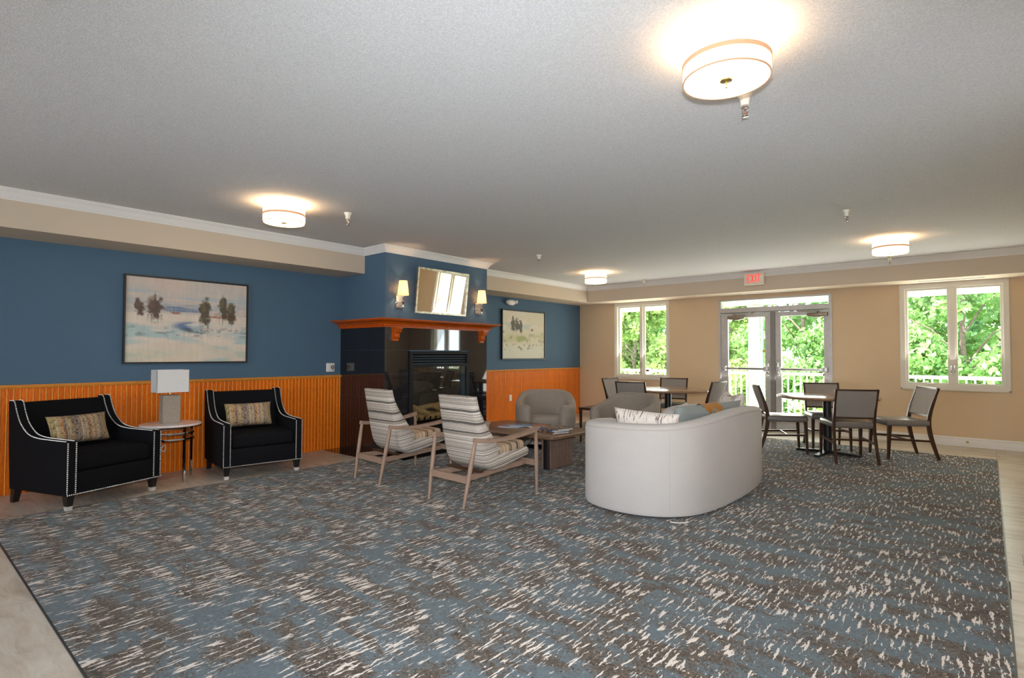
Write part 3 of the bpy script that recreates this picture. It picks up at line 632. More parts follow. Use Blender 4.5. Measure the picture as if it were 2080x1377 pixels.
mr = thing('wall_mirror', 'framed wall mirror tilted forward between the sconces above mantel', 'mirror', (CF+.004, 5.125, 1.838))
mr.rotation_euler = (0, math.radians(6.3), 0)
b = B(); hw, hh, fw = .468, .612, .026
holed(b, [-hw, hw], [0, hh], [(-hw+fw, fw, hw-fw, hh-fw)], .0, .03, lambda u, v, t_: (t_, u, v)); obj('mirror_frame', b, 'antique_frame', mr, smooth=False)
b = B(); box(b, (.008, -hw+fw-.003, fw-.003), (.020, hw-fw+.003, hh-fw+.003)); obj('mirror_glass', b, 'mirror_silver', mr, smooth=False)
b = B(); box(b, (-.05, -.02, hh-.10), (-.001, .02, hh-.06)); obj('hanger', b, 'black_metal', mr, smooth=False)

def fbm(x, y, oct=4, seed=0):
    out = np.zeros_like(x); a = 1.; rs = np.random.RandomState(seed)
    for o_ in range(oct):
        g = rs.rand(64, 64); xi, yi = np.floor(x).astype(int), np.floor(y).astype(int); fx, fy = x-xi, y-yi; fx, fy = fx*fx*(3-2*fx), fy*fy*(3-2*fy)
        A = lambda i, j: g[i % 64, j % 64]
        out += a*((A(xi, yi)*(1-fx)+A(xi+1, yi)*fx)*(1-fy)+(A(xi, yi+1)*(1-fx)+A(xi+1, yi+1)*fx)*fy); x, y, a = x*2.03+7, y*2.03+3, a*.5
    return out/(2-2*.5**oct)
def lin(c): c = np.array(c)/255.; return np.where(c <= .04045, c/12.92, ((c+.055)/1.055)**2.4)
def blend(img, m, c): img[:] = img*(1-m[..., None])+lin(c)*m[..., None]
def sm(x, a, b_): t_ = np.clip((x-a)/(b_-a), 0, 1); return t_*t_*(3-2*t_)
def crown(u, v, cx, cy_, rx, ry, seed):
    n_ = fbm(u*26+seed, v*20, 4, seed); return sm(1-np.sqrt(((u-cx)/rx)**2+((v-cy_)/ry)**2)+(n_-.5)*1.2, -.05, .42)
def drips(u, v, top, length, seed, dens=.5):
    rs = np.random.RandomState(seed); c = (u*110).astype(int); r1, r2 = rs.rand(400), rs.rand(400)
    on = r1[c] < dens; ln = length*(.2+.8*r2[c]); return on*np.clip(1-(top-v)/ln, 0, 1)*(v < top)*(np.abs((u*110) % 1-.5) < .32)
def art1(u, v):
    img = np.zeros(u.shape+(3,)); img[:] = lin((205, 196, 186))
    blend(img, sm(fbm(u*3, v*16, 4, 1), .45, .7)*sm(v, .6, .7), (214, 196, 184)); blend(img, sm(fbm(u*3, v*18, 4, 2), .48, .65)*.9*sm(v, .62, .70)*sm(-v, -.90, -.82), (178, 190, 194))
    blend(img, sm(-v, -.60, -.56), (226, 212, 196)); blend(img, sm(fbm(u*4, v*12, 4, 3), .4, .65)*sm(-v, -.52, -.40), (178, 198, 196)); blend(img, .6*sm(-v, -.26, -.08)*(.35+.65*sm(fbm(u*3, v*5, 3, 4), .35, .6)), (204, 200, 172))
    blend(img, sm(fbm(u*5+3, v*9, 3, 14), .5, .62)*.7*sm(-v, -.30, -.2), (222, 205, 186))
    blend(img, .8*sm(fbm(u*6, v*34, 4, 5), .28, .5)*sm(u, .26, .32)*sm(-u, -.60, -.55)*sm(v, .60, .62)*sm(-v, -.72, -.66), (74, 112, 156)); blend(img, .45*sm(fbm(u*5, v*30, 4, 16), .4, .55)*sm(v, .58, .64)*sm(-v, -.78, -.68), (150, 172, 186))
    blend(img, .9*sm(fbm(u*14, v*22, 4, 6), .36, .5)*sm(v, .545, .56)*sm(-v, -.62, -.59)*sm(u, .66, .70), (172, 92, 40)); blend(img, .8*sm(fbm(u*22, v*22, 4, 8), .5, .6)*sm(v, .575, .585)*sm(-v, -.615, -.60)*sm(u, .27, .3)*sm(-u, -.43, -.40), (150, 75, 55))
    blend(img, .85*sm(fbm(u*5, v*14, 4, 9), .32, .52)*sm(1-np.sqrt(((u-.50)/.19)**2+((v-.44)/.075)**2), 0, .6), (72, 104, 158)); blend(img, .85*sm(fbm(u*9, v*20, 4, 10), .42, .56)*sm(1-np.sqrt(((u-.57)/.17)**2+((v-.40)/.06)**2), 0, .5), (42, 62, 78))
    blend(img, .7*sm(fbm(u*12, v*10, 4, 11), .45, .58)*sm(1-np.sqrt(((u-.97)/.14)**2+((v-.40)/.06)**2), 0, .5), (120, 128, 136)); blend(img, .5*sm(fbm(u*20, v*40, 4, 12), .58, .68)*sm(-v, -.45, -.40)*sm(v, .28, .33), (80, 100, 118))
    blend(img, .55*drips(u, v, .40, .22, 13, .35)*sm(u, .42, .46)*sm(-u, -.66, -.62), (96, 112, 118)); blend(img, .4*drips(u, v, .56, .12, 15, .5)*sm(u, .7, .72), (150, 90, 60))
    blend(img, .35*drips(u, v, .66, .5, 17, .5), (186, 180, 172)); blend(img, .25*drips(u, v, .45, .45, 18, .6), (150, 168, 172)); img *= (.80+.14*fbm(u*60, v*6, 3, 19)+.06*fbm(u*6, v*50, 3, 21))[..., None]
    for k, (cx, cy_, rx, ry) in enumerate(((.10, .655, .045, .10), (.212, .655, .075, .175), (.625, .635, .056, .185), (.785, .69, .046, .20), (.86, .63, .046, .16))):
        blend(img, .75*drips(u, v, cy_-ry*.5, ry*.9, 30+k, .6)*(np.abs(u-cx) < rx*.8), (84, 74, 72)); blend(img, .94*crown(u, v, cx, cy_, rx, ry, 20+k), (80, 62, 54) if k < 2 else (74, 66, 48)); blend(img, .5*crown(u, v, cx-.3*rx, cy_+.35*ry, rx*.5, ry*.45, 40+k), (120, 108, 66) if k > 1 else (120, 90, 74))
    return img
def art2(u, v):
    img = np.zeros(u.shape+(3,)); img[:] = lin((206, 199, 176)); blend(img, sm(fbm(u*3, v*5, 4, 51), .45, .65)*sm(v, .55, .75), (214, 204, 190))
    blend(img, .7*sm(fbm(u*4, v*9, 4, 52), .42, .6)*sm(v, .57, .63)*sm(-v, -.78, -.70), (176, 186, 178)); blend(img, .75*sm(fbm(u*4, v*6, 4, 53), .42, .6)*sm(v, .30, .38)*sm(-v, -.56, -.48), (184, 182, 130)); blend(img, .8*sm(fbm(u*4+9, v*6, 4, 54), .5, .62)*sm(1-np.sqrt(((u-.42)/.16)**2+((v-.42)/.09)**2), 0, .6), (150, 158, 96))
    blend(img, .7*sm(-v, -.30, -.18), (204, 206, 192)); blend(img, .7*sm(fbm(u*24, v*24, 4, 55), .60, .68)*sm(v, .15, .19)*sm(-v, -.33, -.27), (70, 76, 74)); blend(img, .5*sm(fbm(u*16, v*14, 4, 56), .55, .66)*sm(v, .30, .36)*sm(-v, -.60, -.52), (120, 118, 92))
    blend(img, .6*drips(u, v, .62, .14, 57, .6)*sm(u, .18, .2)*sm(-u, -.48, -.46), (110, 104, 90))
    for k, (cx, cy_, rx, ry) in enumerate(((.235, .71, .055, .18), (.335, .69, .06, .19), (.415, .67, .05, .15))): blend(img, .95*crown(u, v, cx, cy_, rx, ry, 60+k), (82, 78, 66))
    blend(img, .9*crown(u, v, .69, .61, .035, .035, 70), (116, 84, 54)); blend(img, .8*crown(u, v, .03, .55, .03, .018, 71), (90, 82, 64))
    return img
def painting(y0, y1, z0, z1, fn, label, nu=260, nv=195):
    t_ = thing('framed_painting', label, 'painting', (0, (y0+y1)/2, (z0+z1)/2), 0, 'landscape paintings'); hw, hh = (y1-y0)/2, (z1-z0)/2; f_ = .016
    q = B(); holed(q, [-hw, hw], [-hh, hh], [(-hw+f_, -hh+f_, hw-f_, hh-f_)], .006, .046, lambda u, v, t2: (t2, u, v)); obj('picture_frame', q, 'frame_black', t_, smooth=False)
    q = B(); box(q, (.004, -hw+f_-.004, -hh+f_-.004), (.030, hw-f_+.004, hh-f_+.004)); obj('stretcher_board', q, 'picture_backing', t_, smooth=False)
    U, Vv = np.meshgrid(np.linspace(0, 1, nu), np.linspace(0, 1, nv)); co = np.stack([np.full(U.shape, .0315), (U-.5)*2*(hw-f_-.003), (Vv-.5)*2*(hh-f_-.003)], -1).reshape(-1, 3)
    ii = np.arange(nu*nv).reshape(nv, nu); fc = np.stack([ii[:-1, :-1], ii[:-1, 1:], ii[1:, 1:], ii[1:, :-1]], -1).reshape(-1, 4)
    me = bpy.data.meshes.new('canvas'); me.from_pydata(co.tolist(), [], fc.tolist()); ca = me.color_attributes.new('print', 'FLOAT_COLOR', 'POINT')
    im = np.clip(fn(np.clip(U, 0, .9999), Vv), 0, 1); ca.data.foreach_set('color', np.concatenate([im, np.ones(U.shape+(1,))], -1).astype(np.float32).ravel())
    obj('canvas', me, 'print_canvas', t_)
painting(1.662, 2.920, 1.182, 2.118, art1, 'black framed landscape painting of brown trees and blue water above lamp')
painting(7.50, 8.787, 1.190, 2.118, art2, 'black framed landscape painting of three dark trees right of the fireplace')
# emergency light, switch, outlets
t_ = thing('emergency_light', 'white oval emergency light on blue wall above the far painting', 'emergency light', (0, 7.72, 2.25))
q = B(); lathe(q, (0, 0, 0), [(.001, -.055), (.07, -.05), (.12, -.02), (.128, 0), (.12, .022), (.08, .045), (.001, .05)], 24, .42, 1.); bmesh.ops.translate(q, vec=(.055, 0, 0), verts=q.verts); obj('housing', q, 'white_plastic', t_)
q = B(); lathe(q, (.075, .135, .012), [(.001, -.03), (.028, -.02), (.036, .005), (.03, .03), (.001, .034)], 16); obj('lamp_head', q, 'white_plastic', t_)
q = B(); box(q, (0, -.05, -.03), (.02, .05, .03)); obj('back_plate', q, 'white_plastic', t_, smooth=False)
t_ = thing('wall_switch', 'square white switch plate with round dial on blue wall beside the fireplace', 'switch', (0, 4.045, 1.105))
q = B(); box(q, (0, -.062, -.058), (.007, .062, .058), .003, 2); obj('cover_plate', q, 'white_plastic', t_)
q = B(); n = 20; loft(q, [[Vector((x, .03+r*math.cos(2*PI*i/n), .004+r*math.sin(2*PI*i/n))) for x, r in ((.006, .024), (.016, .022), (.016, .012), (.006, .011))] for i in range(n)], closed=True); box(q, (.006, .024, -.032), (.014, .036, -.016), .002, 1); obj('dial', q, 'bronze_box', t_)
q = B(); box(q, (.006, -.022, -.014), (.011, -.012, .014), .002, 1); obj('toggle', q, 'ivory_plastic', t_)
def outlet(y, z, label):
    t_ = thing('wall_outlet', label, 'outlet', (.016, y, z))
    q = B(); box(q, (0, -.036, -.058), (.006, .036, .058), .003, 2); obj('cover_plate', q, 'white_plastic', t_)
    for s_ in (-1, 1):
        q = B(); box(q, (.005, -.017, s_*.02-.014), (.0085, .017, s_*.02+.014), .004, 2); obj('receptacle', q, 'ivory_plastic', t_)
outlet(7.76, .473, 'white wall outlet on the orange beadboard beyond the fireplace'); outlet(1.99, .43, 'white wall outlet on orange beadboard behind the chrome side table')
t_ = thing('plug_adapter', 'grey plug and cord hanging from the outlet behind the chrome side table', 'plug', (.026, 1.99, .40))
q = B(); box(q, (0, -.02, -.02), (.045, .02, .028), .005, 2); obj('plug_body', q, 'white_plastic', t_)
q = B(); tube(q, catmull([(.03, 0, -.018), (.05, .01, -.07), (.06, .02, -.13), (.05, .05, -.16), (.045, .07, -.12), (.06, .05, -.09), (.07, .02, -.12)], 6), .005, 8); obj('cord', q, 'white_plastic', t_)

# ------------------------------------------------------------------ black club armchairs
def armchair():
    t_ = thing('club_armchair', '', 'armchair', (0, 0, 0), 0, 'black nailhead armchairs'); W2, DP = .40, .80; AT = .075; Z0 = .125
    # side profile (y back to front, z)
    top = catmull([(0, -.40, .872), (0, -.335, .868), (0, -.295, .78), (0, -.235, .68), (0, -.13, .60), (0, 0, .572), (0, .18, .566), (0, .375, .563)], 5)
    prof = [(p_.y, p_.z) for p_ in top] + [(.39, .553), (.393, Z0), (-.36, Z0), (-.385, .45)]
    pads = [(-W2, -W2+AT), (W2-AT, W2)]
    for xa, xb in pads:
        q = B(); loft(q, [[Vector((x, y, z)) for y, z in prof] for x in (xa, xb)]); obj('arm_panel', q, 'black_velvet', t_, angle=30)
    q = B(); loft(q, [[Vector((x, y, z)) for y, z in ((-.40, .855), (-.335, .855), (-.255, .44), (-.225, .30), (-.36, .30))] for x in (-W2+AT-.002, W2-AT+.002)]); obj('back_panel', q, 'black_velvet', t_, angle=30)
    q = B(); box(q, (-W2+AT-.002, -.35, Z0), (W2-AT+.002, .385, .305), .006, 2); obj('seat_rail', q, 'black_velvet', t_)
    q = B(); box(q, (-W2+AT+.002, -.25, .307), (W2-AT-.002, .375, .450), .035, 4); obj('seat_cushion', q, 'black_velvet', t_)
    q = B()
    tb = bmesh.new(); bmesh.ops.create_icosphere(tb, subdivisions=1, radius=.0060); stud = bpy.data.meshes.new('stud'); tb.to_mesh(stud); tb.free()
    def studs(pts, step=.0155):
        pts = [Vector(p_) for p_ in pts]; acc = 0.
        for a, c_ in zip(pts[:-1], pts[1:]):
            ln = (c_-a).length
            while acc < ln:
                p_ = a.lerp(c_, acc/ln); k = len(q.verts); q.from_mesh(stud); q.verts.ensure_lookup_table()
                for v_ in q.verts[k:]: v_.co += p_
                acc += step
            acc -= ln
    for xa, xb in pads:
        for x in (xa+.006, xb-.006):
            studs([(x, p_.y, p_.z+.001) for p_ in top[1:]]); studs([(x, .394, .55), (x, .394, Z0+.008)])
    studs([(-W2, .394, Z0+.006), (W2, .394, Z0+.006)]); bpy.data.meshes.remove(stud)
    obj('nailhead_trim', q, 'stud_silver', t_, kind='stuff', label='silver nailhead studs')
    for sx in (-1, 1):
        for yy, tip in ((.345, True), (-.345, False)):
            q = B(); x = sx*(W2-.045); yb = yy+(-.03 if not tip else 0)
            loft(q, [rect((x, yy, Z0+.001), (1, 0, 0), (0, 1, 0), .030, .030), rect((x, yb, .034 if tip else 0.), (1, 0, 0), (0, 1, 0), .021, .021)]); lg = obj('leg', q, 'leg_black', t_, smooth=False)
            if tip:
                q = B(); loft(q, [rect((x, yb, .034), (1, 0, 0), (0, 1, 0), .0215, .0215), rect((x, yb, 0), (1, 0, 0), (0, 1, 0), .0195, .0195)]); obj('ferrule', q, 'stud_silver', lg, smooth=False)
    return t_
ac = armchair()
def seat_at(o, mid, f, back):            # mid of the front feet, facing f, distance from origin to front feet
    f = Vector(f).normalized(); o.location = (mid[0]-f.x*back, mid[1]-f.y*back, .0068); o.rotation_euler = (0, 0, facing(f.x, f.y)); return f
f1 = seat_at(ac, (.932, 1.390), (.94, .34), .345); ac['label'] = 'black armchair with silver nailheads at the left edge, turned to the room'
ac2 = dup(ac, 'black armchair with silver nailheads right of the lamp table, next to the fireplace', (0, 0, 0)); f2 = seat_at(ac2, (.919, 2.715), (.990, -.135), .345)
pm = pillow_mesh('lumbar_cushion', .50, .27, .13, 'knit_print')
for o_, f, lb, dx in ((ac, f1, 'tan knit lumbar cushion on the left black armchair', .0), (ac2, f2, 'tan knit lumbar cushion on the right black armchair', -.01)):
    r = Vector((-f.y, f.x, 0)); c_ = Vector(o_.location)+Vector((f.x, f.y, 0))*(-.130)+r*dx+Vector((0, 0, .602))
    p_ = bpy.data.objects.new('lumbar_cushion', pm); col.objects.link(p_); place_pillow(p_, c_, r, Vector((0, 0, 1))-Vector((f.x, f.y, 0))*.36); tag(p_, lb, 'cushion', 'knit lumbar cushions')

# chrome side table with lamp
st = thing('side_table', 'round white topped chrome side table between the black armchairs', 'side table', (.40, 2.0, 0))
q = B(); lathe(q, (0, 0, 0), [(.001, .552), (.262, .552), (.278, .560), (.280, .572), (.274, .577), (.001, .578)], 48); obj('tabletop', q, 'marble_top', st)
for a in (15, 105, 195, 285):
    t2 = math.radians(a); d = Vector((math.cos(t2), math.sin(t2), 0)); q = B(); loft(q, [rect(d*.222+Vector((0, 0, z)), d, d.cross(Vector((0, 0, 1))), .011, .008) for z in (0, .552)]); obj('leg', q, 'chrome', st, smooth=False)
for z in (.485, .425):
    q = B(); tube(q, [(.203*math.cos(2*PI*i/40), .203*math.sin(2*PI*i/40), z) for i in range(40)], .0095, 8, True); obj('ring', q, 'chrome', st)
lm = thing('table_lamp', 'table lamp with white rectangular shade and taupe block base', 'table lamp', (.36, 2.0, .578))
q = B(); box(q, (-.06, -.082, 0), (.06, .082, .285), .003, 1); obj('lamp_base', q, 'taupe_leather', lm)
q = B(); cyl(q, (0, 0, .285), (0, 0, .33), .006, .006, 10); lathe(q, (0, 0, .33), [(.001, 0), (.016, 0), (.016, .05), (.001, .052)], 12); obj('stem', q, 'chrome', lm)
q = B(); x_, y_ = .095, .148
for lo, hi in (((-x_, -y_), (-x_+.003, y_)), ((x_-.003, -y_), (x_, y_)), ((-x_, -y_), (x_, -y_+.003)), ((-x_, y_-.003), (x_, y_))): box(q, (*lo, .315), (*hi, .545))
bar(q, [(-x_, 0, .375), (x_, 0, .375)], .004, .003); obj('lamp_shade', q, 'white_shade', lm, smooth=False)

# ------------------------------------------------------------------ striped wood-frame lounge chairs (face +y)
def lounge():
    t_ = thing('lounge_chair', '', 'lounge chair', (0, 0, 0), 0, 'striped lounge chairs')
    # upholstered bucket shell: outer centre curve (y,z), half width, rim depth
    st_ = [(.085, .915, .240, .055), (.110, .80, .250, .07), (.138, .68, .258, .10), (.165, .56, .264, .15), (.190, .45, .266, .20), (.222, .35, .264, .225), (.300, .278, .262, .185), (.42, .262, .26, .15), (.56, .285, .258, .125), (.70, .315, .256, .105), (.80, .335, .254, .095)]
    pts = catmull([(a, b_, c_) for a, b_, c_, d in st_], 4); dep = [p_.x for p_ in catmull([(d, 0, 0) for a, b_, c_, d in st_], 4)]
    rings = []
    for i, p_ in enumerate(pts):
        a, c_ = pts[max(i-1, 0)], pts[min(i+1, len(pts)-1)]; d = Vector((0, c_.x-a.x, c_.y-a.y)).normalized(); nrm = Vector((0, -d.z, d.y))   # towards the sitter
        if nrm.z < -.2: nrm = -nrm
        c0 = Vector((0, p_.x, p_.y)); w_, dp, th = p_.z, dep[i], .055; X = Vector((1, 0, 0)); r = .05
        prof = [(-w_+.008, dp-.012), (-w_, dp-.03), (-w_, r), (-w_+r*.3, r*.3), (-w_+r, 0), (w_-r, 0), (w_-r*.3, r*.3), (w_, r), (w_, dp-.03), (w_-.008, dp-.012), (w_-.028, dp), (w_-.048, dp-.012), (w_-th, dp-.03), (w_-th, max(.05, dp*.4)), (w_-th-.03, .052), (-w_+th+.03, .052), (-w_+th, max(.05, dp*.4)), (-w_+th, dp-.03), (-w_+.048, dp-.012), (-w_+.028, dp)]
        prof = [(x, max(min(y, dp), 0)) for x, y in prof]; rings.append([c0+X*x+nrm*y for x, y in prof])
    q = B(); loft(q, rings); obj('shell', q, 'stripe_shell', t_, angle=60)
    q = B(); loft(q, [[Vector((x, y, z)) for y, z in ((.128, .895), (.165, .875), (.285, .52), (.33, .44), (.24, .42), (.19, .56))] for x in (-.195, .195)]); obj('back_cushion', q, 'stripe_seat', t_, angle=60)
    q = B(); box(q, (-.208, .26, -.045), (.208, .795, .05), .03, 4, Matrix.Translation((0, 0, .372)) @ Matrix.Rotation(math.radians(4.5), 4, 'X')); obj('seat_cushion', q, 'stripe_seat', t_, angle=60)
    XR_, XF = .228, .318
    q = B()
    for s_ in (-1, 1):
        q = B(); tube(q, [(s_*XR_, 0, 0), (s_*(XR_+.013), .035, .20), (s_*(XR_+.026), .07, .40), (s_*(XR_+.036), .098, .553)], [.0115, .0185, .020, .015], 10); obj('leg', q, 'ash_wood', t_)
        q = B(); tube(q, [(s_*XF, .83, 0), (s_*XF, .83, .22), (s_*XF, .825, .42), (s_*XF, .82, .575)], [.011, .0185, .0205, .013], 10); obj('leg', q, 'ash_wood', t_)
        q = B(); pp = catmull([(s_*(XR_+.036), .082, .562), (s_*(XR_+.055), .20, .548), (s_*(XR_+.078), .42, .545), (s_*(XF-.004), .66, .566), (s_*XF, .838, .597)], 5); m_ = len(pp)
        bar(q, pp, [.018+.011*math.sin(PI*i/(m_-1)) for i in range(m_)], [.019-.005*math.sin(PI*i/(m_-1)) for i in range(m_)]); obj('armrest', q, 'ash_wood', t_, angle=50)
        q = B(); bar(q, [(s_*(XR_-.03), .05, .236), (s_*.165, .28, .236), (s_*.16, .60, .256), (s_*.175, .80, .268)], .011, .022); obj('side_rail', q, 'ash_wood', t_, angle=50)
    q = B(); bar(q, [(-XR_, .036, .232), (XR_, .036, .232)], .012, .028); obj('back_rail', q, 'ash_wood', t_, angle=50)
    q = B(); bar(q, [(-XF, .80, .285), (XF, .80, .285)], .012, .026); obj('front_rail', q, 'ash_wood', t_, angle=50)
    q = B(); bar(q, [(-XR_+.01, .22, .272), (XR_-.01, .22, .272)], .02, .009); obj('seat_slat', q, 'dark_chair_wood', t_, smooth=False)
    return t_
lc = lounge(); lc.location = (3.225, 3.228, .0075); lc.rotation_euler = (0, 0, math.radians(-2)); lc['label'] = 'striped wood-frame lounge chair next to the white sofa, nearer the camera'
dup(lc, 'striped wood-frame lounge chair in front of the fireplace, the left one', (2.015, 3.262, .0075), math.radians(-3))

# ------------------------------------------------------------------ curved shells (sofa, tub chairs)
def shell(path, hs, th, z0, lean=0.):
    q = B(); P = [Vector((p_[0], p_[1], 0)) for p_ in path]; n = len(P); rings = []
    for i in range(n):
        d = (P[min(i+1, n-1)]-P[max(i-1, 0)]).normalized(); inn = Vector((-d.y, d.x, 0)); h_ = hs[i]
        pr = [(.012, z0), (.0, z0+.03), (-.0, h_*.5), (lean, h_-.065), (lean+.006, h_-.035), (lean+.022, h_-.012), (lean+th*.5, h_), (lean+th-.022, h_-.012), (lean+th-.006, h_-.035), (lean+th, h_-.065), (th, h_*.55), (th, z0+.02)]
        rings.append([P[i]+inn*o+Vector((0, 0, z)) for o, z in pr])
    # rounded ends
    def end(r0, d):
        c_ = sum(r0, Vector())/len(r0); return [[p_+d*.03-(p_-c_)*.08 for p_ in r0], [p_+d*.045-(p_-c_)*.25 for p_ in r0]]
    d0 = (P[0]-P[1]).normalized(); d1 = (P[-1]-P[-2]).normalized()
    rings = end(rings[0], d0)[::-1]+rings+end(rings[-1], d1); loft(q, rings); return q
def inner(path, off):
    P = [Vector((p_[0], p_[1])) for p_ in path]; n = len(P); out = []
    for i in range(n):
        d = (P[min(i+1, n-1)]-P[max(i-1, 0)]).normalized(); out.append((P[i].x-d.y*off, P[i].y+d.x*off))
    return out
SO = (4.55, 5.13)
sofa = thing('curved_sofa', 'white curved sofa seen from behind in the middle of the carpet', 'sofa', (SO[0], SO[1], .0075))
sp_ = [(4.02, 4.52), (4.015, 4.29), (4.085, 4.085), (4.25, 3.975), (4.5, 3.935), (4.74, 3.985), (4.93, 4.13), (5.045, 4.37), (5.09, 4.75), (5.10, 5.13), (5.085, 5.51), (5.03, 5.86), (4.925, 6.12), (4.74, 6.28), (4.5, 6.33), (4.25, 6.29), (4.085, 6.18), (4.015, 5.97), (4.02, 5.74)]
path = [(p_.x, p_.y) for p_ in catmull([(x-SO[0], y-SO[1], 0) for x, y in sp_], 6)]
hs = [p_.x for p_ in catmull([(h_, 0, 0) for h_ in (.695, .708, .716, .722, .728, .733, .742, .765, .792, .806, .792, .765, .742, .733, .728, .722, .716, .708, .695)], 6)]
obj('back_shell', shell(path, hs, .15, .018), 'sofa_boucle', sofa, angle=60)
ip = inner(path, .135); q = B(); prism(q, [(x-.0, y) for x, y in ip][6:-6], .05, .30, .0); obj('seat_base', q, 'sofa_boucle', sofa, angle=40)
q = B(); prism(q, [(x, y) for x, y in ip][5:-5], .302, .43, .03, 3); obj('seat_cushion', q, 'sofa_boucle', sofa, angle=50)
q = B(); prism(q, inner(path, .05)[6:-6], 0, .047); obj('plinth', q, 'dark_plastic', sofa, smooth=False)
for dz in (.040, .047):
    q = B(); tube(q, [(x, y, h_-dz) for (x, y), h_ in zip(inner(path, -.0005+(.006 if dz < .045 else .004)), hs)], .0016, 6); obj('top_seam', q, 'seam_thread', sofa)
iseam = min(range(len(path)), key=lambda i: (path[i][0]+SO[0]-4.86)**2+(path[i][1]+SO[1]-4.06)**2)
q = B(); x, y = inner(path, .0004)[iseam]; tube(q, [(x, y, .075), (x, y, .40), (x, y, hs[iseam]-.055)], .0012, 6); obj('back_seam', q, 'seam_thread', sofa)
# sofa cushions
def cushion(name, me, label, c_, right, up, group='sofa cushions'):
    o = bpy.data.objects.new(name, me); col.objects.link(o); place_pillow(o, c_, right, up); return tag(o, label, 'cushion', group)
cushion('throw_cushion', pillow_mesh('throw_cushion', .57, .36, .15, 'streak_print'), 'white cushion with dark streaks lying at the near end of the sofa', (4.585, 4.26, .655), (1, .12, -.05), (0, -.30, 1))
sg = cushion('lumbar_cushion', pillow_mesh('lumbar_cushion', 1.12, .40, .17, 'sage_fabric', 22), 'long grey cushion with mustard band in the middle of the sofa', (4.765, 5.07, .655), (.165, 1, 0), (.30, 0, 1))
q = B(); n = 26; rings = []
for j in range(7):
    x = -.15+.30*j/6; sh = 1+.03*math.sin(j*1.7)
    rings.append([Vector((x+.012*math.sin(3*2*PI*i/n), (.196*math.sin(2*PI*i/n))*sh, (.087*math.copysign(abs(math.cos(2*PI*i/n))**.75, math.cos(2*PI*i/n)))*sh)) for i in range(n)])
loft(q, rings, cap=False); bd_ = obj('mustard_band', q, 'mustard_band', None, angle=60, label='mustard knitted band'); bd_.parent = sg
q = B()
for k in range(5): tube(q, [(-.05+.02*k, .165-.03*k, .03), (-.02+.012*k, .15-.03*k, .095), (.03+.006*k, .155-.035*k, .08)], .007, 6)
kn_ = obj('band_knot', q, 'mustard_band', None); kn_.parent = sg
cushion('throw_cushion', pillow_mesh('throw_cushion', .40, .42, .16, 'streak_print', 18, .05, .08), 'cream streaked square cushion with dented top at far end of sofa', (4.70, 5.87, .70), (.72, -.69, 0), (.22, .22, 1))

def tub(label):
    t_ = thing('tub_chair', label, 'armchair', (0, 0, 0), 0, 'grey tub chairs'); pa, hh = [], []
    for k in range(41):
        a = math.radians(36+288*k/40); s_, c_ = math.sin(a), math.cos(a); e = .76
        x, y = .41*math.copysign(abs(s_)**e, s_), .39*math.copysign(abs(c_)**e, c_); pa.append((-x, y)); kk = max(0, -c_); hh.append(.60+.175*sm(np.array(-c_), -.45, .95).item())
    obj('back_shell', shell(pa[::1], hh, .115, .06, -.012), 'tub_tweed', t_, angle=60)
    ipp = inner(pa, .11); q = B(); prism(q, ipp, .062, .30, .012, 2); obj('seat_base', q, 'tub_tweed', t_, angle=50)
    q = B(); prism(q, inner(pa, .118), .302, .43, .035, 4); obj('seat_cushion', q, 'tub_tweed', t_, angle=50)
    q = B(); lathe(q, (0, 0, 0), [(.001, 0), (.26, 0), (.265, .015), (.10, .03), (.08, .062), (.001, .063)], 32); obj('swivel_base', q, 'black_metal', t_)
    return t_
tc = tub('grey tub chair beyond the coffee table, facing the camera'); tc.location = (2.09, 6.13, .0075); tc.rotation_euler = (0, 0, facing(.607, -.795))
dup(tc, 'grey tub chair partly hidden behind the near end of the white sofa', (3.22, 6.32, .0075), facing(-.10, -1))
# small dark end table between them
et = thing('end_table', 'small dark wood end table between the two grey tub chairs', 'end table', (2.48, 6.98, .0075))
q = B(); prism(q, rrect(-.27, -.27, .27, .27, .07), .478, .508, .006, 2); obj('tabletop', q, 'dark_chair_wood', et)
for sx in (-1, 1):
    for sy in (-1, 1):
        q = B(); loft(q, [circ((sx*.225, sy*.225, z), (1, 0, 0), (0, 1, 0), r, 12) for z, r in ((0, .013), (.25, .02), (.478, .022))]); obj('leg', q, 'dark_chair_wood', et)

# ------------------------------------------------------------------ coffee table and magazines
ct = thing('coffee_table', 'low walnut coffee table with slatted panel legs before the lounge chairs', 'coffee table', (2.58, 5.13, .0075))
q = B(); prism(q, rrect(-.70, -.42, .70, .42, .10, 8), .368, .404, .008, 2); obj('tabletop', q, 'walnut_top', ct)
for cx in (-.46, .44):
    q = B(); prism(q, rrect(cx-.055, -.225, cx+.055, .225, .05), 0, .368); pnl = obj('panel_leg', q, 'leg_black', ct)
    for s_ in (-1, 1):
        for k in range(12):
            y = -.20+k*.0364; q = B(); xx = cx+s_*.056; box(q, (xx-.010, y-.0115, .004), (xx+.010, y+.0115, .366), .006, 2); obj('slat', q, 'walnut_slat', pnl)
def magazine(loc, rz, cover, label, w_=.21, l_=.28, th=.006):
    t_ = thing('magazine', label, 'magazine', loc, rz, 'magazines on the coffee table')
    q = B(); box(q, (-w_/2+.002, -l_/2+.002, .0008), (w_/2-.002, l_/2-.002, th-.0008)); obj('pages', q, 'page_white', t_, smooth=False)
    q = B(); box(q, (-w_/2, -l_/2, th-.0008), (w_/2, l_/2, th)); box(q, (-w_/2, -l_/2, 0), (w_/2, l_/2, .0008)); box(q, (-w_/2, -l_/2, 0), (-w_/2+.0015, l_/2, th)); obj('cover', q, cover, t_, smooth=False)
z = .4118
